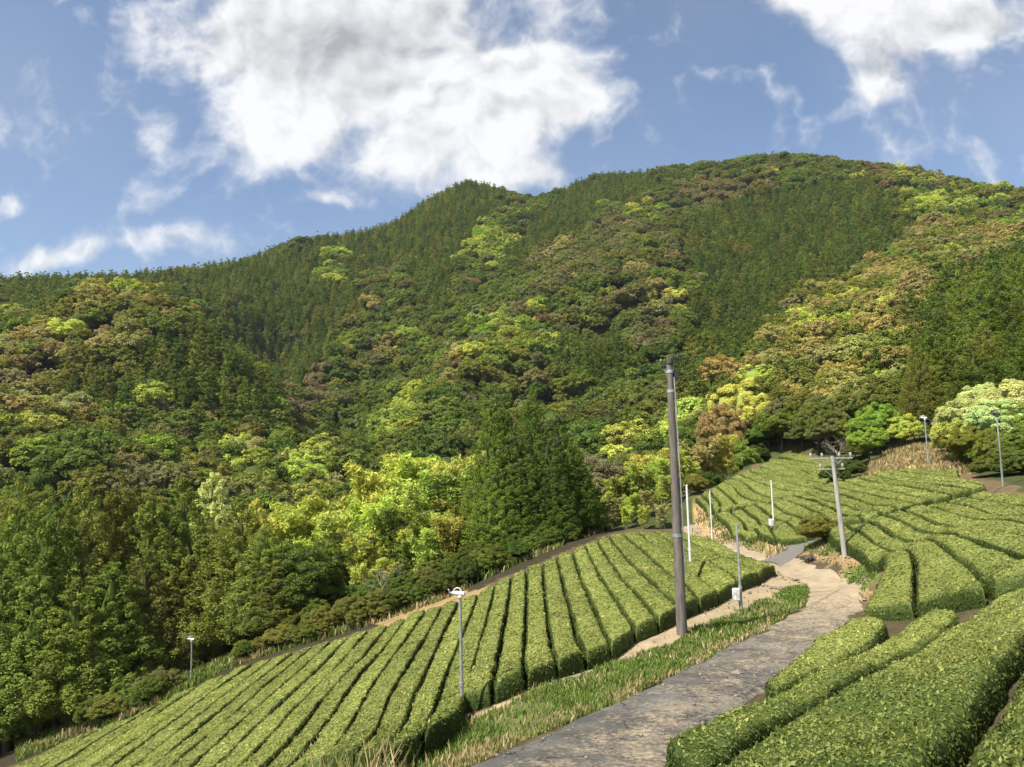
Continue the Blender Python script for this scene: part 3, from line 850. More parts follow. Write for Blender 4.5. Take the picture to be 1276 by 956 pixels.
def broadleaf(lod, seed, mat, spread=1.):
    g = np.random.default_rng(seed)
    nc, npl, leaf = {0: (64, 28, .62), 1: (100, 76, .40), 2: (180, 210, .185)}[lod]
    H, R = 10., 4.3
    sub = [(np.array([0, 0, 6.0]), R * .8, 3.4)]
    for k in range(5 if spread else 3):                    # the crown is several lobes of different height
        a = 2 * np.pi * k / 5 + g.uniform(-.5, .5); q = g.uniform(.38, .62) * R
        sub.append((np.array([math.cos(a) * q, math.sin(a) * q, g.uniform(4.4, 6.6)]), R * g.uniform(.42, .6), g.uniform(1.9, 2.8)))
    C = []; Rd = []
    while len(C) < nc:
        o, rx, rz = sub[g.integers(len(sub))]
        d = g.normal(0, 1, 3); d /= np.linalg.norm(d)
        if d[2] < -.45: continue
        p = o + d * np.array([rx, rx, rz]) * g.uniform(.86, 1.04)
        if any((((p - s[0]) / np.array([s[1], s[1], s[2]])) ** 2).sum() < .62 for s in sub): continue
        C.append(p); Rd.append(g.uniform(.6, 1.15) * {0: .92, 1: .8, 2: .62}[lod])
    Vl, r = clump_leaves(np.array(C), np.array(Rd), npl, leaf, g, flat=.88)
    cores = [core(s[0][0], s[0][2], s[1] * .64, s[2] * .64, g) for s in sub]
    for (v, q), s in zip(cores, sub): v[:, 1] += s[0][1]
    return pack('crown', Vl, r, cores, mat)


def conifer(lod, seed, mat, wide=1.):
    g = np.random.default_rng(seed)
    nc, npl, leaf = {0: (46, 20, .75), 1: (120, 48, .45), 2: (320, 115, .175)}[lod]
    H, R = 14., 2.3 * wide
    z0 = .12 if lod < 2 else .16
    z = z0 + (1 - z0) * (np.arange(nc) + g.uniform(0, 1, nc)) / nc
    z = 1 - (1 - z0) * (1 - (z - z0) / (1 - z0)) ** 1.0
    z = np.sort(1 - (1 - z0) * np.sqrt(g.random(nc)))      # more shoots where the cone is wide
    a = np.arange(nc) * 2.39996 + g.uniform(-.4, .4, nc)
    prof = np.clip(1 - (z - z0) / (1 - z0), 0, 1) ** .72 * np.clip((z - z0) * 9 + .55, 0, 1)
    r = R * prof * g.uniform(.72, 1.08, nc)
    C = np.stack([np.cos(a) * r, np.sin(a) * r, z * H - r * .12], -1)
    C[-1] = (0, 0, H * .985)
    ax = np.stack([np.cos(a) * .55, np.sin(a) * .55, np.full(nc, .75)], -1); ax /= np.linalg.norm(ax, axis=1, keepdims=True)
    Rd = (.28 + .62 * np.clip(1 - z, 0, 1) ** .6) * {0: .95, 1: .72, 2: .55}[lod] * g.uniform(.75, 1.25, nc)
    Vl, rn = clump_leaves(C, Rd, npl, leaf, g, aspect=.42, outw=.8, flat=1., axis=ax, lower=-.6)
    return pack('crown', Vl, rn, [core(0, H * z0, R * .5, H * (1 - z0) * .85, g, 9, 9, True)], mat)


def bamboo(seed, mat):
    g = np.random.default_rng(seed); C = []; Rd = []; ax = []; mb = MB()
    for k in range(8):
        a = g.uniform(0, 2 * np.pi); b = np.array([math.cos(a), math.sin(a)]) * g.uniform(.1, .9)
        H = g.uniform(7.5, 10.3); dr = g.uniform(0, 2 * np.pi); ln = g.uniform(.8, 2.2)
        pts = []
        for s in np.linspace(0, 1, 9):
            pts.append((b[0] + math.cos(dr) * ln * s ** 2.6, b[1] + math.sin(dr) * ln * s ** 2.6, H * (s - .08 * s ** 5)))
        mb.tube(pts, list(np.linspace(.05, .012, 9)), 6)
        P = np.array(pts)
        for s in np.linspace(.32, 1.0, 19):
            c = np.array([np.interp(s, np.linspace(0, 1, 9), P[:, j]) for j in range(3)])
            w = (1.02 - s) ** .6 * 1.0 + .12
            for _ in range(3 if s < .85 else 2):
                an = g.uniform(0, 2 * np.pi); q = g.uniform(.2, 1.) * w
                C.append(c + np.array([math.cos(an) * q, math.sin(an) * q, g.uniform(-.25, .15)])); Rd.append(g.uniform(.28, .5))
    Vl, r = clump_leaves(np.array(C), np.array(Rd), 26, .36, g, aspect=.26, outw=.4, hang=1.1, flat=.75, lower=-1)
    return pack('foliage', Vl, r, [], mat), mb


def trunk_mesh(H, rad, seed, limbs=0, lh=(.3, .6)):
    g = np.random.default_rng(seed); mb = MB()
    pts = [(g.normal(0, .04) * k, g.normal(0, .04) * k, H * k / 6 - .3 * (k == 0)) for k in range(7)]
    mb.tube(pts, [rad * 1.35, rad, rad * .85, rad * .7, rad * .52, rad * .33, rad * .1], 9)
    for k in range(limbs):
        z = H * g.uniform(*lh); a = 2 * np.pi * k / limbs + g.uniform(-.4, .4); ln = H * g.uniform(.2, .34)
        p = [(math.cos(a) * ln * s, math.sin(a) * ln * s, z + ln * .9 * s ** .8) for s in (0, .3, .65, 1)]
        mb.tube(p, [rad * .45, rad * .36, rad * .24, rad * .08], 7)
    return mb.mesh('trunk')


def twig_tree(seed, H=6.):
    g = np.random.default_rng(seed); mb = MB()
    def grow(p, d, ln, r, lev):
        n = 4; pts = [p]; dd = d
        for _ in range(n):
            dd = dd + g.normal(0, .12, 3) + np.array([0, 0, .05]); dd /= np.linalg.norm(dd)
            pts.append(pts[-1] + dd * ln / n)
        mb.tube(pts, list(np.linspace(r, r * .55, n + 1)), 5, False)
        if lev == 0: return
        for k in range(3 if lev > 1 else 4):
            q = pts[g.integers(2, n + 1)]; e = dd + g.normal(0, .55, 3); e /= np.linalg.norm(e)
            grow(q, e, ln * g.uniform(.55, .8), r * .55, lev - 1)
    for _ in range(3):
        d = np.array([g.normal(0, .25), g.normal(0, .25), 1.]); d /= np.linalg.norm(d)
        grow(np.array([g.normal(0, .1), g.normal(0, .1), -.2]), d, H * .38, H * .016, 4)
    return mb.mesh('branches')


P_BR = {l: [broadleaf(l, 20 + 10 * l + k, M_LEAF_OBJ) for k in range(n)] for l, n in ((1, 5), (2, 5))}
P_CO = {l: [conifer(l, 60 + 10 * l + k, M_LEAF_OBJ, w) for k, w in enumerate(ws)] for l, ws in ((1, (1, .9, 1.15)), (2, (1., 1.15, 1.3, 1.5)))}
P_BA = [bamboo(90 + k, M_LEAF_OBJ) for k in range(4)]
BA_CULM = [mb.mesh('culms') for _, mb in P_BA]
T_BR = [trunk_mesh(8.5, .2, 5 + k, 5) for k in range(3)]
T_CO = [trunk_mesh(13.5, .19, 15 + k) for k in range(3)]
P_TW = [twig_tree(3 + k) for k in range(3)]
for m_ in T_BR + T_CO: m_.materials.append(M_BARK)
for m_ in BA_CULM: m_.materials.append(M_CULM)
for m_ in P_TW: m_.materials.append(M_PALEBARK)

PAL = {  # the tree's own leaf colour
 'dark green': (.046, .070, .016), 'deep green': (.064, .088, .020), 'olive green': (.085, .098, .026), 'grey green': (.085, .095, .045),
 'mid green': (.086, .116, .026), 'golden brown': (.145, .138, .056), 'tan': (.155, .150, .080), 'fresh green': (.108, .158, .03),
 'yellow green': (.195, .235, .06), 'purple brown': (.100, .092, .060), 'pale green': (.255, .29, .155), 'rusty': (.135, .112, .06),
 'golden': (.215, .235, .07)}
PAL = {k: tuple(min(.62, c * q) for c, q in zip(v, (2.15, 1.95, 1.5))) for k, v in PAL.items()}
pending = []


def tree(kind, x, y, H, Rw, colour, zone, group, lod=2, near=True):
    pending.append(dict(kind=kind, x=x, y=y, H=H, R=Rw, colour=colour, zone=zone, group=group, lod=lod))


FORM = {'broadleaf': ('broadleaf_tree', 'round crowned tree', 'tree'), 'conifer': ('cedar_tree', 'conical cedar', 'tree'),
        'bamboo': ('bamboo_clump', 'feathery bamboo clump', 'bamboo'), 'twig': ('bare_tree', 'leafless pale twigged tree', 'tree'),
        'shrub': ('shrub', 'low shrub', 'shrub')}


def flush():
    from collections import defaultdict
    buckets = defaultdict(list)
    for t in pending:
        t['z'] = float(ground(np.array([t['x']]), np.array([t['y']]))[0])
        t['px'], t['py'] = project(np.array([t['x'], t['y'], t['z'] + t['H'] * .75]))
        buckets[(t['kind'], t['colour'], t['zone'])].append(t)
    for (kind, colour, zone), ts in buckets.items():
        ts.sort(key=lambda t: t['px'])
        for i, t in enumerate(ts):
            n = len(ts); name, form, cat = FORM[kind]
            w = '' if n == 1 else (f', leftmost such {cat}' if i == 0 else f', rightmost such {cat}' if i == n - 1 else f', {ordinal(i)} such from the left')
            lab = f'{colour} {form} {zone}{w}'
            o = thing(name, (t['x'], t['y'], t['z']), lab, cat, t['group'], rng.uniform(0, 6.28))
            H, Rw = t['H'], t['R']
            Rw = min(Rw, H * {'bamboo': .27, 'broadleaf': .5, 'shrub': .6}.get(kind, 9))
            if kind == 'bamboo':
                k = int(rng.integers(4)); s = (Rw / 1.9, Rw / 1.9, H / 10.)
                kids = [('foliage', P_BA[k][0]), ('culms', BA_CULM[k])]
            elif kind == 'conifer':
                k = int(rng.integers(len(P_CO[t['lod']]))); s = (Rw / 2.5, Rw / 2.5, H / 14.)
                kids = [('crown', P_CO[t['lod']][k]), ('trunk', T_CO[k % 3])]
            elif kind == 'twig':
                s = (Rw / 2.4, Rw / 2.4, H / 6.); kids = [('branches', P_TW[int(rng.integers(3))])]
            elif kind == 'shrub':
                s = (Rw / 4.3, Rw / 4.3, H / 9.5); kids = [('foliage', P_BR[t['lod']][int(rng.integers(5))])]
            else:
                k = int(rng.integers(5)); s = (Rw / 4.3, Rw / 4.3, H / 10.)
                kids = [('crown', P_BR[t['lod']][k]), ('trunk', T_BR[k % 3])]
            o.scale = s
            c = np.array(PAL[colour]) * rng.uniform(.82, 1.18) * (1 + rng.normal(0, .06, 3))
            for kn, me in kids:
                ch = bpy.data.objects.new(kn, me); COL.objects.link(ch); ch.parent = o
                ch.color = (*np.clip(c, .005, 1), 1)
                if kind == 'shrub': ch.location = (0, 0, -2.2)
    pending.clear()


def listed(kind, rows, zone, group, lod=2):
    for px, D, top, R, colour in rows:
        d = pix_dir(px, top)
        x, y = float(d[0] * D), float(D)
        z = float(ground(np.array([x]), np.array([y]))[0])
        H = max(2.0, float(d[2] * D) - z)
        tree(kind, x, y, H, R, colour, zone, group, lod)
        LISTED.append((x, y, R))


LISTED = []
G1 = 'trees of the dark wood below the left tea slope'
listed('conifer', [(-20,50,626,2.7,'mid green'),(22,50,626,2.7,'mid green'),(62,49,608,2.8,'mid green'),(105,51,598,2.8,'mid green'),(150,53,590,2.9,'olive green'),
 (190,53,608,2.7,'mid green'),(228,54,596,2.7,'mid green'),(300,53,626,2.7,'mid green'),(332,51,654,2.5,'mid green'),(5,47,716,2.3,'mid green'),
 (48,47,702,2.5,'mid green'),(95,47,721,2.5,'mid green'),(140,49,701,2.6,'mid green'),(180,51,686,2.5,'olive green'),(222,52.5,676,2.5,'mid green'),
 (262,53.5,654,2.7,'mid green'),(300,52,692,2.3,'mid green'),(345,50,691,2.2,'deep green'),(80,53,636,2.5,'deep green'),(170,56,606,2.7,'deep green'),
 (25,57,598,3.1,'mid green')], 'in the lower left wood', G1)
listed('conifer', [(266,57,590,2.6,'pale green'),(320,57,622,2.2,'yellow green')], 'topping the lower left wood', G1)
listed('broadleaf', [(370,52,672,3.,'dark green'),(405,53,705,2.4,'dark green'),(440,52,722,2.,'dark green'),(560,51,705,2.,'deep green'),(585,50,700,2.,'dark green'),
 (330,49,740,2.2,'deep green'),(535,49,722,1.6,'olive green'),(500,50,712,1.8,'dark green'),(600,50,690,2.,'dark green'),
 (465,51,722,1.6,'deep green'),(395,49,745,1.8,'deep green')],
       'shading the left tea slope', G1)
G2 = 'sunlit bamboo beyond the left tea slope'
BB = []
for D_, y0, xs in ((60, 0, range(345, 610, 21)), (56.5, 28, range(352, 600, 22)), (53.5, 62, range(395, 600, 24)), (52, 95, range(450, 590, 28))):
    for x_ in xs:
        t_ = np.interp(x_, [345, 380, 430, 470, 503, 525, 560, 600], [622, 628, 594, 588, 552, 572, 556, 546]) + y0
        BB.append((x_ + rng.uniform(-5, 5), D_ + rng.uniform(-.8, .8), t_ + rng.uniform(-12, 10), rng.uniform(2.2, 3.0) - y0 * .006, ['yellow green', 'yellow green', 'golden', 'mid green'][int(rng.choice(4, p=[.5, .2, .2, .1]))]))
listed('bamboo', BB, 'in the bright grove', G2)
G3 = 'dark cedars at the top of the left tea slope'
listed('conifer', [(612,54,510,1.93,'mid green'),(627,57,499,2.02,'dark green'),(643,54,526,1.93,'dark green'),(662,58,486,2.10,'dark green'),(681,55,534,1.93,'dark green'),  # leftmost cedars coloured lighter to carry light from the left
 (694,58,518,1.93,'dark green'),(708,57,541,1.85,'dark green'),(719,60,571,1.76,'dark green'),(617,52,581,1.68,'mid green'),(660,53,571,1.85,'dark green'),
 (690,53,596,1.68,'dark green'),(639,52,586,1.68,'dark green'),(600,56,586,1.51,'mid green')], 'in the grove topping the left slope', G3)
G4 = 'golden bamboo behind the big utility pole'
BB = []
for D_, y0, xs in ((76, -8, range(800, 905, 20)), (69, 6, range(742, 870, 20)), (63, 40, range(745, 850, 20)), (60, 66, range(752, 830, 24))):
    for x_ in xs:
        t_ = np.interp(x_, [740, 770, 800, 850, 900], [572, 580, 566, 552, 545]) + y0
        BB.append((x_ + rng.uniform(-5, 5), D_ + rng.uniform(-.8, .8), t_ + rng.uniform(-10, 10), rng.uniform(2.1, 2.8), ['yellow green', 'golden', 'tan', 'mid green'][int(rng.choice(4, p=[.4, .38, .07, .15]))]))
listed('bamboo', BB, 'behind the big pole', G4)
G5 = 'mixed trees along the top of the far tea plot'
listed('broadleaf', [(900,86,500,2.8,'tan'),(925,88,470,3.2,'golden'),(952,86,520,3.,'fresh green'),(975,89,520,3.2,'mid green'),(1000,90,522,3.2,'olive green'),
 (918,82,545,2.6,'mid green'),(1024,86,500,3.4,'olive green'),(1090,74,500,2.6,'fresh green'),(1080,70,530,2.2,'fresh green'),(1126,72,515,2.5,'yellow green'),
 (1065,74,556,2.,'olive green'),(1052,80,525,2.6,'grey green'),(1145,74,535,2.2,'mid green'),(1108,76,535,2.,'deep green'),
 (885,80,560,2.4,'deep green'),(945,84,552,2.2,'dark green'),(985,86,545,2.4,'dark green')], 'above the far tea plot', G5)
listed('broadleaf', [(1212,60,490,2.6,'pale green'),(1232,61,474,2.7,'pale green'),(1256,59,470,2.8,'pale green'),(1280,58,472,2.8,'pale green'),(1244,57,495,2.4,'pale green'),(1268,56,500,2.5,'fresh green'),(1204,56,530,2.2,'mid green'),(1236,54,532,2.2,'mid green'),(1274,52,530,2.4,'mid green'),
 (1180,64,545,2.2,'olive green'),(1222,55,556,2.2,'fresh green'),(1255,52,560,2.,'mid green'),(1290,52,545,2.4,'olive green'),(1196,60,512,2.3,'yellow green')],
       'behind the rightmost frost fan', 'trees at the right edge of the tea fields')
listed('twig', [(489,50,690,1.9,'tan'),(1040,76,535,2.2,'tan'),(1185,66,500,2.8,'tan'),(1165,68,530,2.2,'tan')],
       'among the leafy field edge trees', 'bare trees')
listed('shrub', [(190,46,838,1.2,'grey green'),(205,46,834,1.,'grey green'),(1063,65,582,2.,'dark green'),(1040,64,590,1.6,'dark green'),
 (868,63,632,.9,'olive green'),
 (1022,41,668,1.2,'olive green'),(672,51,672,1.6,'dark green'),(640,50,685,1.5,'dark green')], 'beside the tea rows', 'shrubs beside the tea rows')
UX = np.linspace(120, 720, 38)
UY = np.interp(UX, [120, 170, 235, 300, 400, 480, 560, 620, 658, 700, 745], [905, 886, 856, 823, 794, 769, 741, 712, 694, 678, 661])
for p_ in cast(UX, UY):
    if rng.random() < .12 or 200 < project(p_)[0] < 268: continue
    tree('shrub', float(p_[0] + rng.normal(0, .3)), float(p_[1] + rng.uniform(0, .6)), rng.uniform(1., 2.3), rng.uniform(.9, 1.5), ['dark green', 'deep green', 'dark green', 'olive green'][int(rng.integers(4))],
         'in the undergrowth edging the left slope', 'undergrowth shrubs along the left slope', 2)
    LISTED.append((float(p_[0]), float(p_[1]), 1.))
listed('shrub', [(985,87,546,2.2,'deep green'),(1003,85,546,2.2,'mid green'),(1022,83,548,2.2,'olive green'),(1040,80,552,2.,'deep green'),(1058,77,556,2.,'dark green'),(962,86,556,2.,'mid green'),
 (942,85,566,1.8,'deep green'),(922,82,576,1.6,'dark green'),(902,78,586,1.5,'deep green'),(884,72,596,1.4,'dark green'),(1218,56,585,1.4,'dark green'),(1235,51,592,1.3,'deep green'),(1262,50,590,1.5,'dark green'),
 (1285,49,588,1.5,'deep green'),(1205,60,572,1.6,'dark green')], 'edging the far tea plots', 'shrubs edging the far tea plots')
for (x_, y_, z_), c_ in zip(cast([945, 958, 970, 982, 992, 1002, 1012, 1024, 1034, 1044, 975, 1000, 1020, 985, 1010, 1030], [566, 558, 554, 551, 546, 549, 544, 550, 556, 564, 562, 560, 561, 557, 553, 566]),
                            ['deep green', 'mid green', 'olive green', 'grey green'] * 4):
    tree('broadleaf', float(x_), float(y_), rng.uniform(3., 5.5), rng.uniform(1.8, 2.6), c_, 'behind the farthest tea plot', 'low trees behind the farthest tea plot', 2); LISTED.append((float(x_), float(y_), 1.5))
G6 = 'cedar stand on the right hillside'
CED = []
for D, tops in ((82, [(1152,440),(1172,430),(1195,425),(1218,420),(1240,412),(1262,405),(1285,400)]), (90, [(1160,410),(1184,400),(1206,390),(1228,380),(1252,372),(1274,360)]),
                (99, [(1150,388),(1172,376),(1196,360),(1220,350),(1244,340),(1268,320),(1290,310)]), (110, [(1190,345),(1214,352),(1238,345),(1262,315),(1282,300)])):
    for px, top in tops:
        CED.append((px + rng.uniform(-4, 4), D + rng.uniform(-2, 2), top + rng.uniform(-7, 7), rng.uniform(2.5, 3.3), ['deep green', 'mid green', 'mid green'][int(rng.integers(3))]))
listed('conifer', CED, 'in the right cedar stand', G6)
listed('conifer', [(1142,79,432,1.7,'olive green'),(1160,78,462,1.6,'mid green')], 'ending the right cedar stand', G6)

# ------------------------------------------------------------------ wooded hills
ZC = [[(0,375),(0,350),(90,338),(180,335),(300,320),(430,292),(530,245),(590,222),(628,236),(622,280),(575,322),(572,352),(530,385),(505,330),(470,335),(440,385),(400,440),(345,490),
       (310,430),(260,372),(180,352),(90,362),(60,395)],
      [(615,330),(700,232),(800,214),(840,222),(760,258),(700,296),(650,322)],
      [(850,275),(905,240),(1000,228),(1080,222),(1118,248),(1128,300),(1060,335),(1000,372),(930,440),(868,500),(845,470),(850,420),(876,340),(842,300)],
      [(690,425),(770,395),(795,455),(740,475),(680,465)],
      [(215,405),(250,395),(305,445),(335,515),(300,520),(230,470),(190,465),(150,500),(60,500),(80,470),(150,455)],
      [(1130,380),(1276,296),(1420,260),(1420,500),(1190,500),(1125,520)]]
ZW = [[(885,490),(930,440),(1000,372),(1060,335),(1128,305),(1130,260),(1290,290),(1290,335),(1150,385),(1125,480),(1000,560),(900,560)],
      [(60,390),(130,345),(200,362),(250,395),(210,440),(150,455),(120,520),(0,540),(0,420)]]
ZY = [[(578,305),(610,275),(650,285),(625,325),(590,330)], [(1110,245),(1150,235),(1180,262),(1130,270)], [(345,560),(395,540),(400,620),(350,610)],
      [(400,318),(435,312),(432,345),(405,345)], [(470,520),(540,470),(530,520),(480,545)]]
ZB = [[(640,310),(780,260),(830,300),(800,330),(860,420),(800,430),(760,330),(680,370)]]
ZP = [[(835,228),(900,215),(960,222),(900,250),(850,250)], [(1070,205),(1105,205),(1100,225),(1070,222)], [(340,470),(400,440),(410,500),(350,520)]]

step = 4.3
def scatter(st, jit):
    D = np.arange(64, 760, st); pp = []
    for i, d in enumerate(D):
        xs = np.arange(-.86 * d - 14, .86 * d + 14, st)
        pp.append(np.stack([xs + (i % 2) * st / 2, np.full(len(xs), d)], -1))
    pp = np.concatenate(pp); return pp + rng.uniform(-jit, jit, pp.shape)


ptsA, ptsB = scatter(step, 1.4), scatter(5.6, 1.7)
pts = np.concatenate([ptsA, ptsB]); gridA = np.arange(len(pts)) < len(ptsA)
ok = np.ones(len(pts), bool)
nearp = np.hypot(*pts.T) < 125
polyw = [wpoly(q) for q in (FIELDL_PX, FIELDR_PX, TAN_PX, BANK3_PX)]
for W in polyw:
    for a in np.linspace(0, 2 * np.pi, 9)[:-1]:
        ok &= ~(nearp & inpoly(pts[:, 0] + 4.5 * np.cos(a), pts[:, 1] + 4.5 * np.sin(a), W))
LI = np.array(LISTED)
for x, y, R in LISTED:
    ok &= np.hypot(pts[:, 0] - x, pts[:, 1] - y) > R + .8
fp = np.concatenate(FIELD_PTS)
sel = np.where(ok & nearp)[0]
if len(sel):
    dm = np.min(np.hypot(pts[sel, None, 0] - fp[None, ::3, 0], pts[sel, None, 1] - fp[None, ::3, 1]), 1)
    ok[sel[dm < 6]] = False
pts = pts[ok]; gridA = gridA[ok]
zz = ground(pts[:, 0], pts[:, 1])
P3 = np.concatenate([pts, zz[:, None]], 1)
qx, qy = project(P3 + np.array([0, 0, 7.5]))
jx_ = qx + 14 * vnoise(pts[:, 0] * .06, pts[:, 1] * .06, seed=4); jy_ = qy + 10 * vnoise(pts[:, 0] * .06, pts[:, 1] * .06, seed=8)
con = np.zeros(len(pts), bool)
for q in ZC: con |= inpoly(jx_, jy_, q)
warm = np.zeros(len(pts), bool); yel = warm.copy(); pur = warm.copy(); gry = warm.copy()
for q in ZW: warm |= inpoly(jx_, jy_, q)
for q in ZY: yel |= inpoly(jx_, jy_, q)
for q in ZP: pur |= inpoly(jx_, jy_, q)
for q in ZB: gry |= inpoly(jx_, jy_, q)
con &= ~yel
con |= rng.random(len(pts)) < .02
clus = vnoise(pts[:, 0] * .035, pts[:, 1] * .035, seed=14)
keep = np.where(con, gridA, ~gridA)
keep &= (qx > -90) & (qx < 1366)
lft = (pts[:, 1] > 760 - 0 * qx)
keep &= ~lft
names = list(PAL)
colr = np.empty(len(pts), object)
for i in range(len(pts)):
    r = rng.random(); c = clus[i]
    if con[i]: colr[i] = 'dark green' if r < .45 else 'deep green' if r < .85 else 'olive green'
    elif yel[i]: colr[i] = 'yellow green' if r < .55 else 'mid green' if r < .8 else 'fresh green'
    elif pur[i]: colr[i] = 'purple brown' if r < .6 else 'rusty' if r < .7 else 'olive green'
    elif warm[i]: colr[i] = 'golden brown' if r < .30 else 'tan' if r < .50 else 'olive green' if r < .82 else 'mid green' if r < .93 else 'yellow green'
    elif gry[i]: colr[i] = 'grey green' if r < .5 else 'olive green' if r < .75 else 'purple brown' if r < .85 else 'tan' if r < .93 else 'deep green'
    else:
        r = r + .34 * c
        colr[i] = ('dark green' if r < .14 else 'deep green' if r < .42 else 'olive green' if r < .60 else 'grey green' if r < .72 else 'mid green' if r < .88
                   else 'purple brown' if r < .92 else 'tan' if r < .96 else 'fresh green' if r < 1.04 else 'yellow green')
hgt0 = rng.uniform(7, 12.5, len(pts)); hb = rng.uniform(-.8, 1.2, len(pts))
wid = np.where(con, rng.uniform(2.2, 3.0, len(pts)), 2.6 + 3.6 * rng.random(len(pts)) ** 1.2)
hgt = np.where(con, hgt0, 3.4 + wid * 1.25 + hb)
P3, pts, con, colr, hgt, wid, qx, qy = (v[keep] for v in (P3, pts, con, colr, hgt, wid, qx, qy))
vis = (qx > -70) & (qx < 1346) & (qy > 150) & (qy < 720)
top = P3 + np.array([0, 0, 1.]) * hgt[:, None] * .9
for t in np.linspace(.35, .96, 14):
    q = top * t; vis &= q[:, 2] > ground(q[:, 0], q[:, 1]) + np.where(q[:, 1] > 70, 5.0, 0)
score = np.where(vis, wid / P3[:, 1], 0)
order = np.argsort(-score)[:230]
ind = np.zeros(len(pts), bool); ind[order] = True
for i in order:
    z = 'on the left hillside' if qx[i] < 340 else 'on the middle hillside' if qx[i] < 640 else 'above the cedar grove' if qx[i] < 860 else 'on the right hillside'
    tree('conifer' if con[i] else 'broadleaf', pts[i, 0], pts[i, 1], hgt[i], wid[i], colr[i], z, 'nearer trees of the wooded hillsides', 2 if pts[i, 1] < 120 else 1)
flush()

# the rest of the wood: one mass of trees instanced from eleven forms
lib = bpy.data.collections.new('forest_forms')
forms = [broadleaf(0, 200 + k, M_LEAF_INST) for k in range(7)] + [conifer(0, 300 + k, M_LEAF_INST) for k in range(4)]
for k, me in enumerate(forms):
    lib.objects.link(bpy.data.objects.new(f'form_{k:02d}', me))
rest = ~ind
R3 = P3[rest]; n = len(R3)
tint = np.array([PAL[c] for c in colr[rest]]) * rng.uniform(.78, 1.22, (n, 1)) * (1 + rng.normal(0, .06, (n, 3)))
me = bpy.data.meshes.new('hillside_forest'); me.vertices.add(n); me.vertices.foreach_set('co', R3.astype(np.float32).ravel())
def pattr(nm, typ, dat, key='value'):
    a = me.attributes.new(nm, typ, 'POINT'); a.data.foreach_set(key, np.ascontiguousarray(dat).ravel())
c_ = con[rest]
pattr('form', 'INT', np.where(c_, 7 + rng.integers(0, 4, n), rng.integers(0, 7, n)).astype(np.int32))
sx = np.where(c_, wid[rest] / 2.3, wid[rest] / 4.3); sz = np.where(c_, hgt[rest] / 14., hgt[rest] / 10.)
pattr('size', 'FLOAT_VECTOR', np.stack([sx, sx, sz], -1).astype(np.float32), 'vector')
pattr('turn', 'FLOAT_VECTOR', np.stack([rng.normal(0, .05, n), rng.normal(0, .05, n), rng.uniform(0, 6.28, n)], -1).astype(np.float32), 'vector')
pattr('tint', 'FLOAT_COLOR', np.concatenate([np.clip(tint, .004, 1), np.ones((n, 1))], 1).astype(np.float32), 'color')
fo = link('hillside_forest', me, None, kind='stuff', label='far wooded hillsides of mixed broadleaf and cedar trees', category='forest')
gn = bpy.data.node_groups.new('forest', 'GeometryNodeTree')
gn.interface.new_socket('Geometry', in_out='INPUT', socket_type='NodeSocketGeometry')
gn.interface.new_socket('Geometry', in_out='OUTPUT', socket_type='NodeSocketGeometry')
gi = gn.nodes.new('NodeGroupInput'); go = gn.nodes.new('NodeGroupOutput')
ip = gn.nodes.new('GeometryNodeInstanceOnPoints'); ci = gn.nodes.new('GeometryNodeCollectionInfo')
ci.inputs['Collection'].default_value = lib; ci.inputs['Separate Children'].default_value = True; ci.inputs['Reset Children'].default_value = True
def na_(nm, typ):
    a = gn.nodes.new('GeometryNodeInputNamedAttribute'); a.data_type = typ; a.inputs['Name'].default_value = nm; return a.outputs[0]
L = gn.links.new
L(gi.outputs[0], ip.inputs['Points']); L(ci.outputs[0], ip.inputs['Instance']); ip.inputs['Pick Instance'].default_value = True
L(na_('form', 'INT'), ip.inputs['Instance Index']); L(na_('size', 'FLOAT_VECTOR'), ip.inputs['Scale'])
er = gn.nodes.new('FunctionNodeEulerToRotation'); L(na_('turn', 'FLOAT_VECTOR'), er.inputs[0]); L(er.outputs[0], ip.inputs['Rotation'])
L(ip.outputs[0], go.inputs[0])
md = fo.modifiers.new('forest', 'NODES'); md.node_group = gn
print('forest', n, 'individual', len(order))

# ------------------------------------------------------------------ poles
def base_at(px, py): return cast([px], [py])[0]


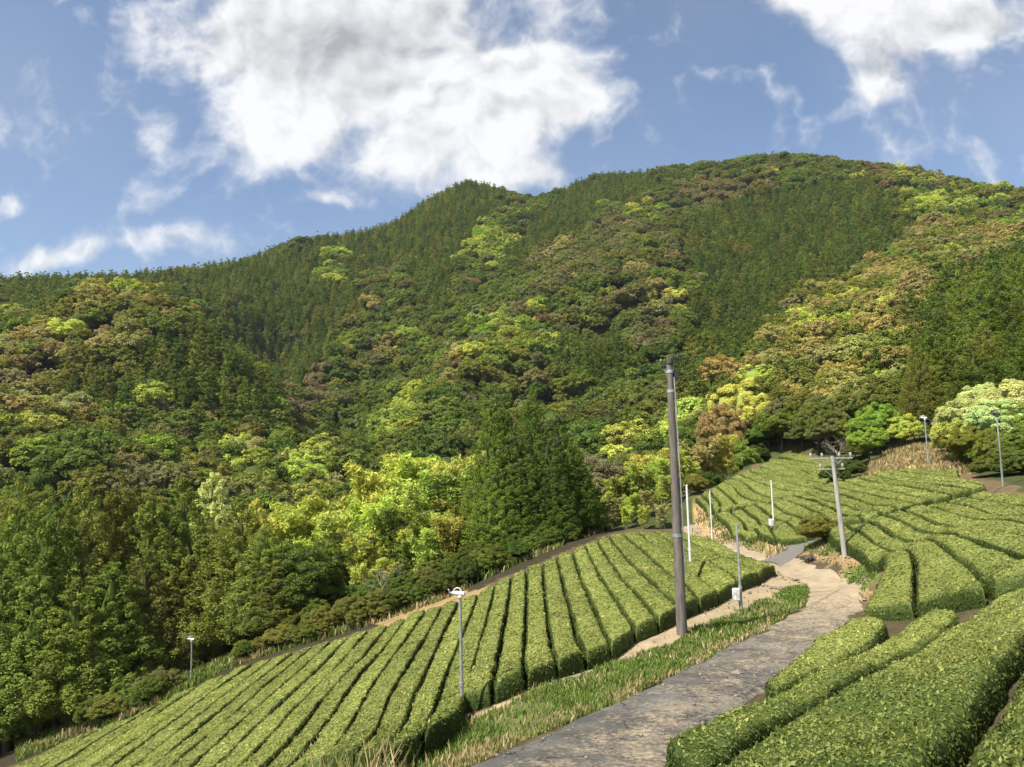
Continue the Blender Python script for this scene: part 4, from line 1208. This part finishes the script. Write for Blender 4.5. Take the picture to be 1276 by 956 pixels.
def utility_pole(px, py, top, rb, rt, mat, label, arm_w, arm_dir, lean=(0, 0), steps=True):
    b = base_at(px, py); H = height_to(b, top)
    o = thing('utility_pole', b, label, 'utility pole')
    def at(s): return (lean[0] * s, lean[1] * s, H * s)
    MB().tube([at(-.05), at(.25), at(.5), at(.75), at(1)], [rb, rb * .75 + rt * .25, (rb + rt) / 2, rb * .25 + rt * .75, rt], 20).build('shaft', mat, o)
    for s in ((.975, .90, .36) if steps else (.95,)):
        z = at(s); MB().tube([(z[0], z[1], z[2] - .05), (z[0], z[1], z[2] + .05)], rb * (1 - s) + rt * s + .012, 20).build('steel_band', M_GALV, o)
    ax = np.array([math.cos(arm_dir), math.sin(arm_dir), 0]); t = np.array(at(1))
    ends = []
    for k, dz in enumerate((-.12, -.62) if not steps else (-.05,)):
        w = arm_w * (1 if k == 0 else .6)
        c = t + np.array([-ax[1], ax[0], 0]) * (rt + .05) + np.array([0, 0, dz])
        MB().box(c, (w, .075, .075), arm_dir, .01).build('crossarm', M_CONCRETE2 if not steps else M_DARK, o)
        for q in ((-.46, -.2, .2, .46) if k == 0 and not steps else (-.42, .42)):
            p = c + ax * w * q
            ins = MB().tube([p + (0, 0, .04), p + (0, 0, .10), p + (0, 0, .12), p + (0, 0, .17), p + (0, 0, .18), p + (0, 0, .24), p + (0, 0, .27)],
                            [.02, .02, .055, .05, .06, .04, .02], 10)
            ins.build('insulator', M_CONCRETE2 if not steps else M_DARK, o); ends.append(b + p + np.array([0, 0, .25]))
        for sgn in (-1, 1):
            MB().tube([c + ax * w * .28 * sgn - (0, 0, .03), t + np.array([0, 0, dz - .4])], .014, 6).build('brace', M_GALV, o)
    if steps:
        mb = MB().box(t + np.array([.02, -.02, .12]), (.22, .18, .22), arm_dir + .3, .03)
        mb.build('cap_box', M_DARK, o)
        p = t - np.array([0, 0, .3]) + ax * (rt + .11)
        MB().box(p, (.2, .2, .26), arm_dir, .02).build('junction_box', M_DARK, o)
        MB().tube([t + np.array([rt + .02, -.05, -.4]), np.array(at(.6)) + np.array([rb * .95, -.05, 0]), np.array(at(.22)) + np.array([rb * 1.02, -.05, 0])], .022, 8).build('conduit', M_GALV, o)
        for k in range(7):
            s = .45 + k * .06; a = arm_dir + (0 if k % 2 else math.pi); c = np.array(at(s)); rr = rb * (1 - s) + rt * s
            MB().tube([c + np.array([math.cos(a), math.sin(a), 0]) * rr * .9, c + np.array([math.cos(a), math.sin(a), 0]) * (rr + .13)], .009, 6).build('climbing_peg', M_DARK, o)
    return o, b, H, ends


bp, bb, bH, bends = utility_pole(850, 791, 455, .172, .10, M_CONCRETE, 'tall dark concrete utility pole standing in the grass verge by the road', .5, .5)
up2, ub, uH, uends = utility_pole(1053, 694, 568, .125, .085, M_CONCRETE2, 'leaning pale utility pole with a wide crossarm between the right tea rows and the bank', 2.2, .15, lean=(-.27, 0), steps=False)


def wire(p0, p1, sag, label, rad=.012, name='overhead_cable'):
    p0 = np.array(p0, float); p1 = np.array(p1, float); pts = []
    for s in np.linspace(0, 1, 40):
        pts.append(p0 * (1 - s) + p1 * s - np.array([0, 0, sag * 4 * s * (1 - s)]))
    o0 = p0.copy()
    return MB().tube([p - o0 for p in pts], rad, 6, False).build(name, M_WIRE, None, label=label, category='cable', group='overhead cables').__setattr__('location', o0)


def far_pt(px, py, D): return (pix_dir(px, py) * D).reshape(3)


topz = bb + np.array([0, 0, bH])
wire(bends[0], far_pt(235, 752, 52), .5, 'upper overhead cable running from the big pole down into the left wood', .014)
wire(topz - np.array([.1, .05, .5]), far_pt(240, 772, 52), .55, 'lower overhead cable running from the big pole down into the left wood', .014)
wire(bends[1], far_pt(1345, 326, 60), 1.0, 'upper overhead cable rising from the big pole across the right hillside', .014)
wire(topz + np.array([.1, .05, -.45]), far_pt(1345, 338, 60), 1.15, 'lower overhead cable rising from the big pole across the right hillside', .014)


def post(px, py, top, label, r=.05, mat=M_GALV, head=None, box=None, facing=math.pi, group='frost fan poles in the tea fields', dark=False, grey=False):
    b = base_at(px, py); H = height_to(b, top)
    o = thing('frost_fan' if head else 'steel_post', b, label, 'frost fan' if head else 'post', group)
    o.rotation_euler = (0, 0, facing)
    Hs = H - (.25 if head else 0)
    MB().tube([(0, 0, -.3), (0, 0, Hs * .28)], r * 1.25, 14).build('lower_tube', mat, o)
    MB().tube([(0, 0, Hs * .28), (0, 0, Hs)], r, 14).build('upper_tube', mat, o)
    MB().tube([(0, 0, Hs * .28 - .05), (0, 0, Hs * .28 + .04)], r * 1.6, 14).build('collar', mat, o)
    if not head:
        MB().tube([(0, 0, Hs), (0, 0, Hs + .05), (0, 0, Hs + .07)], [r * 1.1, r * 1.1, r * .5], 12).build('end_cap', M_WHITE if mat is M_WHITE else M_GALV, o)
    if box:
        z = Hs * box
        bo = MB().box((r + .12, 0, z), (.2, .26, .42), 0, .02).build('control_box', M_WHITE, o)
        MB().box((r + .225, 0, z), (.012, .2, .34), 0, .004).build('box_door', M_WHITE, bo)
        MB().tube([(r + .05, .02, z - .2), (r + .02, .02, z - .5), (r + .012, .02, .05)], .014, 8).build('conduit', M_DARK, o)
    if head:
        s = head; hm = M_DARK if dark else M_GALV if grey else M_WHITE
        MB().box((0, 0, Hs + .02), (.2 * s, .2 * s, .16 * s), 0, .02).build('mount', hm, o)
        mo = MB().tube([(-.24 * s, 0, Hs + .16 * s), (-.2 * s, 0, Hs + .16 * s), (.2 * s, 0, Hs + .2 * s), (.34 * s, 0, Hs + .21 * s), (.42 * s, 0, Hs + .215 * s)],
                       [.06 * s, .105 * s, .105 * s, .075 * s, .03 * s], 16).build('motor', hm, o)
        MB().tube([(.40 * s, 0, Hs + .214 * s), (.52 * s, 0, Hs + .22 * s)], [.045 * s, .02 * s], 12).build('hub', hm, o)
        for k in range(2):
            a = math.pi * k + .5; c = np.array([.46 * s, 0, Hs + .217 * s]); d = np.array([0, math.cos(a), math.sin(a)])
            n_ = np.array([.25, -math.sin(a), math.cos(a)]); n_ /= np.linalg.norm(n_)
            ln = .42 * s; V = []
            for q, w in ((.08, .03), (.45, .055), (.85, .06), (1., .03)):
                for e in (-1, 1):
                    for th in (-.006, .006): V.append(c + d * ln * q + n_ * w * s * e + np.array([th, 0, 0]))
            Fc = []
            for i in range(3):
                a_, b_ = i * 4, i * 4 + 4
                Fc += [(a_, a_ + 2, b_ + 2, b_), (a_ + 1, b_ + 1, b_ + 3, a_ + 3), (a_, b_, b_ + 1, a_ + 1), (a_ + 2, a_ + 3, b_ + 3, b_ + 2)]
            Fc += [(0, 1, 3, 2), (12, 14, 15, 13)]
            mb = MB(); mb.add(V, Fc); mb.build('blade', hm, o)
        pts = [(.12 * s + .2 * s * math.cos(a), 0, Hs + .2 * s + .24 * s * math.sin(a)) for a in np.linspace(math.pi * 1.05, -.15, 14)]
        MB().tube(pts, .028 * s, 8).build('guard_arch', hm, o)
    return o


post(576, 895, 731, 'grey steel frost fan with a white hooded head in the left tea slope', .036, M_GALV, head=.5, facing=math.radians(170))
post(238, 852, 794, 'distant small frost fan before the dark wood at the lower left', .04, M_GALV, head=.7, grey=True, facing=math.radians(175))
post(1157, 580, 519, 'pale frost fan on the straw bank above the middle terrace', .05, M_GALV, head=.75, facing=math.radians(165))
post(1250, 606, 513, 'frost fan with a dark head at the right edge, before the pale flowering trees', .045, M_GALV, head=.75, facing=math.radians(175), dark=True)
post(861, 716, 606, 'white steel post half hidden behind the big utility pole', .05, M_WHITE, group='bare steel posts in the tea fields')
post(888, 682, 613, 'slim white steel post beside the sandy track at the end of the left slope', .04, M_WHITE, group='bare steel posts in the tea fields')
post(924, 762, 655, 'grey steel post with a white box low down, in the verge before the sandy path', .045, M_GALV, box=.2, facing=math.radians(185), group='bare steel posts in the tea fields')
post(965, 668, 600, 'white steel post with a white box at the lower edge of the terrace', .045, M_WHITE, box=.25, facing=math.radians(190), group='bare steel posts in the tea fields')

# ------------------------------------------------------------------ sun, sky and clouds
SUN_EL, SUN_AZ = math.radians(54), math.radians(-128)        # azimuth measured from +Y towards +X
sd = Vector((math.sin(SUN_AZ) * math.cos(SUN_EL), math.cos(SUN_AZ) * math.cos(SUN_EL), math.sin(SUN_EL)))
sl = bpy.data.lights.new('sun', 'SUN'); sl.energy = 5.0; sl.angle = math.radians(.53); sl.color = (1, .95, .86)
so = bpy.data.objects.new('sun', sl); COL.objects.link(so); so.rotation_euler = (-sd).to_track_quat('-Z', 'Y').to_euler(); so.location = (0, 0, 300)

w = bpy.data.worlds.new('World'); w.cycles.sampling_method = 'MANUAL'; w.cycles.sample_map_resolution = 256; scene.world = w; w.use_nodes = True
nt = w.node_tree; nt.nodes.clear(); L = nt.links.new
out = nt.nodes.new('ShaderNodeOutputWorld'); bg = nt.nodes.new('ShaderNodeBackground'); L(bg.outputs[0], out.inputs[0])
sky = nt.nodes.new('ShaderNodeTexSky'); sky.sky_type = 'NISHITA'; sky.sun_disc = False
sky.sun_elevation = SUN_EL; sky.sun_rotation = SUN_AZ; sky.altitude = 300; sky.air_density = 1.0; sky.dust_density = .5; sky.ozone_density = 2.2
bg.inputs['Strength'].default_value = .075
tc = nt.nodes.new('ShaderNodeTexCoord'); sep = nt.nodes.new('ShaderNodeSeparateXYZ'); L(tc.outputs['Generated'], sep.inputs[0])
yc = math_n(nt, 'MAXIMUM', sep.outputs[1], .05)
u = math_n(nt, 'DIVIDE', sep.outputs[0], yc); v = math_n(nt, 'DIVIDE', sep.outputs[2], yc)
cmb = nt.nodes.new('ShaderNodeCombineXYZ'); L(u, cmb.inputs[0]); L(v, cmb.inputs[1])
uv = cmb.outputs[0]
wn = nt.nodes.new('ShaderNodeTexNoise'); wn.inputs['Scale'].default_value = 5; wn.inputs['Detail'].default_value = 5; L(uv, wn.inputs['Vector'])
wv = nt.nodes.new('ShaderNodeVectorMath'); wv.operation = 'MULTIPLY_ADD'; L(wn.outputs['Color'], wv.inputs[0]); wv.inputs[1].default_value = (.09, .09, 0); L(uv, wv.inputs[2])
off = nt.nodes.new('ShaderNodeVectorMath'); off.operation = 'ADD'; L(wv.outputs[0], off.inputs[0]); off.inputs[1].default_value = (-.045, -.045, 0)
wuv = off.outputs[0]


def blob(px, py, rx, ry, amp, vec):
    d = pix_dir(px, py).reshape(3); cu, cv = d[0], d[2]
    s = nt.nodes.new('ShaderNodeVectorMath'); s.operation = 'SUBTRACT'; L(vec, s.inputs[0]); s.inputs[1].default_value = (cu, cv, 0)
    m = nt.nodes.new('ShaderNodeVectorMath'); m.operation = 'MULTIPLY'; L(s.outputs[0], m.inputs[0]); m.inputs[1].default_value = (F / rx, F / ry, 0)
    l = nt.nodes.new('ShaderNodeVectorMath'); l.operation = 'LENGTH'; L(m.outputs[0], l.inputs[0])
    q = math_n(nt, 'MULTIPLY', l.outputs['Value'], l.outputs['Value'])
    e = math_n(nt, 'POWER', 2.718, math_n(nt, 'MULTIPLY', q, -1.0))
    return math_n(nt, 'MULTIPLY', e, amp)


BL = [(430,85,135,90,.95),(325,165,75,55,.75),(610,110,110,75,.95),(690,95,65,50,.6),(555,195,110,45,.62),(330,30,120,65,.7),(490,-20,180,50,.7),(720,120,40,30,.3),
      (1130,30,120,45,.85),(1085,105,50,42,.75),(1215,5,110,45,.75),(1000,5,60,35,.5),(70,320,75,20,.75),(8,250,25,22,.7),(230,305,80,20,.5),(400,252,30,12,.45),(230,100,50,40,.2),(190,30,60,40,.35),
      (190,165,30,30,.3),(60,170,120,60,.1),(1230,190,120,50,.36),(640,222,70,22,.45)]
dens = None
for b_ in BL:
    e = blob(*b_, wuv); dens = e if dens is None else math_n(nt, 'ADD', dens, e)
fn = nt.nodes.new('ShaderNodeTexNoise'); fn.inputs['Scale'].default_value = 9; fn.inputs['Detail'].default_value = 10; fn.inputs['Roughness'].default_value = .6; L(wuv, fn.inputs['Vector'])
fn2 = nt.nodes.new('ShaderNodeTexNoise'); fn2.inputs['Scale'].default_value = 3.2; fn2.inputs['Detail'].default_value = 6; L(wuv, fn2.inputs['Vector'])
def voro(vec):
    vn = nt.nodes.new('ShaderNodeTexNoise'); vn.inputs['Scale'].default_value = 8; vn.inputs['Detail'].default_value = 4; vn.inputs['Roughness'].default_value = .5; L(vec, vn.inputs['Vector'])
    return math_n(nt, 'ABSOLUTE', math_n(nt, 'MULTIPLY_ADD', vn.outputs[0], 2.4, -1.2))
of2 = nt.nodes.new('ShaderNodeVectorMath'); of2.operation = 'ADD'; L(wuv, of2.inputs[0]); of2.inputs[1].default_value = (-.014, .020, 0)
v1, v2 = voro(wuv), voro(of2.outputs[0])
dens = math_n(nt, 'ADD', dens, math_n(nt, 'MULTIPLY', math_n(nt, 'SUBTRACT', .17, v1), .9))
dd = math_n(nt, 'ADD', dens, math_n(nt, 'MULTIPLY', math_n(nt, 'SUBTRACT', fn.outputs[0], .5), 1.5))
alpha = nt.nodes.new('ShaderNodeMapRange'); alpha.interpolation_type = 'SMOOTHSTEP'; L(dd, alpha.inputs[0]); alpha.inputs[1].default_value = .12; alpha.inputs[2].default_value = .78
# thick parts of a cloud let less light through
gr = None
for b_ in [(430,75,110,50,.6),(500,10,120,45,.45),(330,40,90,40,.35),(1110,75,60,28,.5),(1200,20,80,30,.45),(480,185,90,22,.3)]:
    e = blob(*b_, wuv); gr = e if gr is None else math_n(nt, 'ADD', gr, e)
gg = math_n(nt, 'ADD', gr, math_n(nt, 'MULTIPLY', math_n(nt, 'SUBTRACT', fn2.outputs[0], .45), 1.1))
gg = math_n(nt, 'ADD', gg, math_n(nt, 'MULTIPLY', math_n(nt, 'SUBTRACT', fn.outputs[0], .5), -1.2))
gg = math_n(nt, 'ADD', gg, math_n(nt, 'MULTIPLY', math_n(nt, 'SUBTRACT', v1, v2), 1.3), clamp=True)
ccol = mixc(nt, gg, (6.6, 6.6, 6.7), (3.0, 3.1, 3.3))
veil = math_n(nt, 'MULTIPLY', fn2.outputs[0], .36)
deep = mixc(nt, 1., sky.outputs[0], (.84, .93, 1.0), 'MULTIPLY')
skyc = mixc(nt, veil, deep, (4., 4.2, 4.5))
bn = nt.nodes.new('ShaderNodeTexNoise'); bn.inputs['Scale'].default_value = 2.2; bn.inputs['Detail'].default_value = 6; L(tc.outputs['Generated'], bn.inputs['Vector'])
bm = nt.nodes.new('ShaderNodeMapRange'); L(bn.outputs[0], bm.inputs[0]); bm.inputs[1].default_value = .38; bm.inputs[2].default_value = .55
bk = nt.nodes.new('ShaderNodeMapRange'); L(sep.outputs[1], bk.inputs[0]); bk.inputs[1].default_value = .2; bk.inputs[2].default_value = -.15
skyc = mixc(nt, math_n(nt, 'MULTIPLY', bm.outputs[0], bk.outputs[0]), skyc, (7.5, 7.5, 7.5))  # bright cloud cover added behind the camera to fill camera-facing shade
fin = mixc(nt, math_n(nt, 'MULTIPLY', alpha.outputs[0], .97), skyc, ccol)
L(fin, bg.inputs['Color'])

# ------------------------------------------------------------------ haze, pebbles and the stump on the bank
zl, zh = float(GZ.min()) - 1.0, float(P3[:, 2].max()) + 16
hz = MB().box((0, 0, (zl + zh) / 2), (8400, 8400, zh - zl))
mh, nth, outh = mat_new('thin_air'); pv = nth.nodes.new('ShaderNodeVolumePrincipled')
pv.inputs['Color'].default_value = (.80, .88, 1, 1); pv.inputs['Density'].default_value = .00007; pv.inputs['Anisotropy'].default_value = .2
nth.links.new(pv.outputs[0], outh.inputs['Volume'])
hz.build('haze', mh, None, kind='stuff', label='thin spring haze between the viewer and the hills', category='haze')
g = np.random.default_rng(77); q = []
for W, nn_ in ((wpoly(SAND_PX), 420), (BANK2_W, 260), (wpoly(BANK3_PX), 160), (strip([(900,985),(880,930),(915,880),(956,848),(1010,803)], [(820,985),(840,925),(880,880),(930,845),(985,806)]), 260), (strip(VERGE_IN, [(x + 22, y + 6) for x, y in VERGE_IN]), 260), (strip(VERGE_IN, [(x + 150, y + 6) for x, y in VERGE_IN]), 220)):
    W = np.array(W); c = g.uniform(W.min(0), W.max(0), (nn_ * 4, 2)); c = c[inpoly(c[:, 0], c[:, 1], [tuple(k) for k in W])][:nn_]; q.append(c)
q = np.concatenate(q); sz_ = g.lognormal(-3.6, .5, len(q)) * np.clip(np.hypot(*q.T) / 22, .7, 2); zq = ground(q[:, 0], q[:, 1]) + .05
oc = np.array([[1, 0, 0], [0, 1, 0], [-1, 0, 0], [0, -1, 0], [0, 0, .7], [0, 0, -.7]]); of = np.array([[0, 1, 4], [1, 2, 4], [2, 3, 4], [3, 0, 4], [1, 0, 5], [2, 1, 5], [3, 2, 5], [0, 3, 5]])
pvv = np.stack([q[:, 0], q[:, 1], zq], -1)[:, None] + oc[None] * sz_[:, None, None] * g.uniform(.6, 1.3, (len(q), 6, 1))
link('pebbles', np_mesh('pebbles', pvv.reshape(-1, 3), (of[None] + np.arange(len(q))[:, None, None] * 6).reshape(-1, 3)), plain('stone', (.22, .19, .15), .9, 3, .4), kind='stuff', label='small stones strewn over the sandy path and the bank', category='pebbles')
sb = base_at(1008, 700); st = MB()
for k in range(9):
    a = g.uniform(0, 6.28); r_ = g.uniform(.25, .6)
    st.tube([(0, 0, .05), (math.cos(a) * r_ * .5, math.sin(a) * r_ * .5, g.uniform(.15, .4)), (math.cos(a) * r_, math.sin(a) * r_, g.uniform(-.1, .3))], [.14, .09, .03], 7)
o = st.build('tree_stump', M_BARK, None, label='dark uprooted stump lying on the sandy bank by the ramp', category='stump'); o.location = sb

# ------------------------------------------------------------------ camera and view
cd = bpy.data.cameras.new('camera'); cd.sensor_fit = 'HORIZONTAL'; cd.sensor_width = 36; cd.lens = F / 1276 * 36; cd.clip_end = 9000; cd.clip_start = .1
co = bpy.data.objects.new('camera', cd); COL.objects.link(co)
co.matrix_world = Matrix([[RIGHT[i], UP[i], -fwd[i], 0] for i in range(3)] + [[0, 0, 0, 1]])
scene.camera = co
vs = scene.view_settings; vs.view_transform = 'Standard'; vs.look = 'None'; vs.exposure = 1.02; vs.gamma = 1; vs.use_curve_mapping = False
scene.render.engine = 'CYCLES'
scene.cycles.volume_bounces = 0; scene.cycles.max_bounces = 4; scene.cycles.diffuse_bounces = 2; scene.cycles.glossy_bounces = 1; scene.cycles.transmission_bounces = 2; scene.cycles.transparent_max_bounces = 2
scene.cycles.use_denoising = True
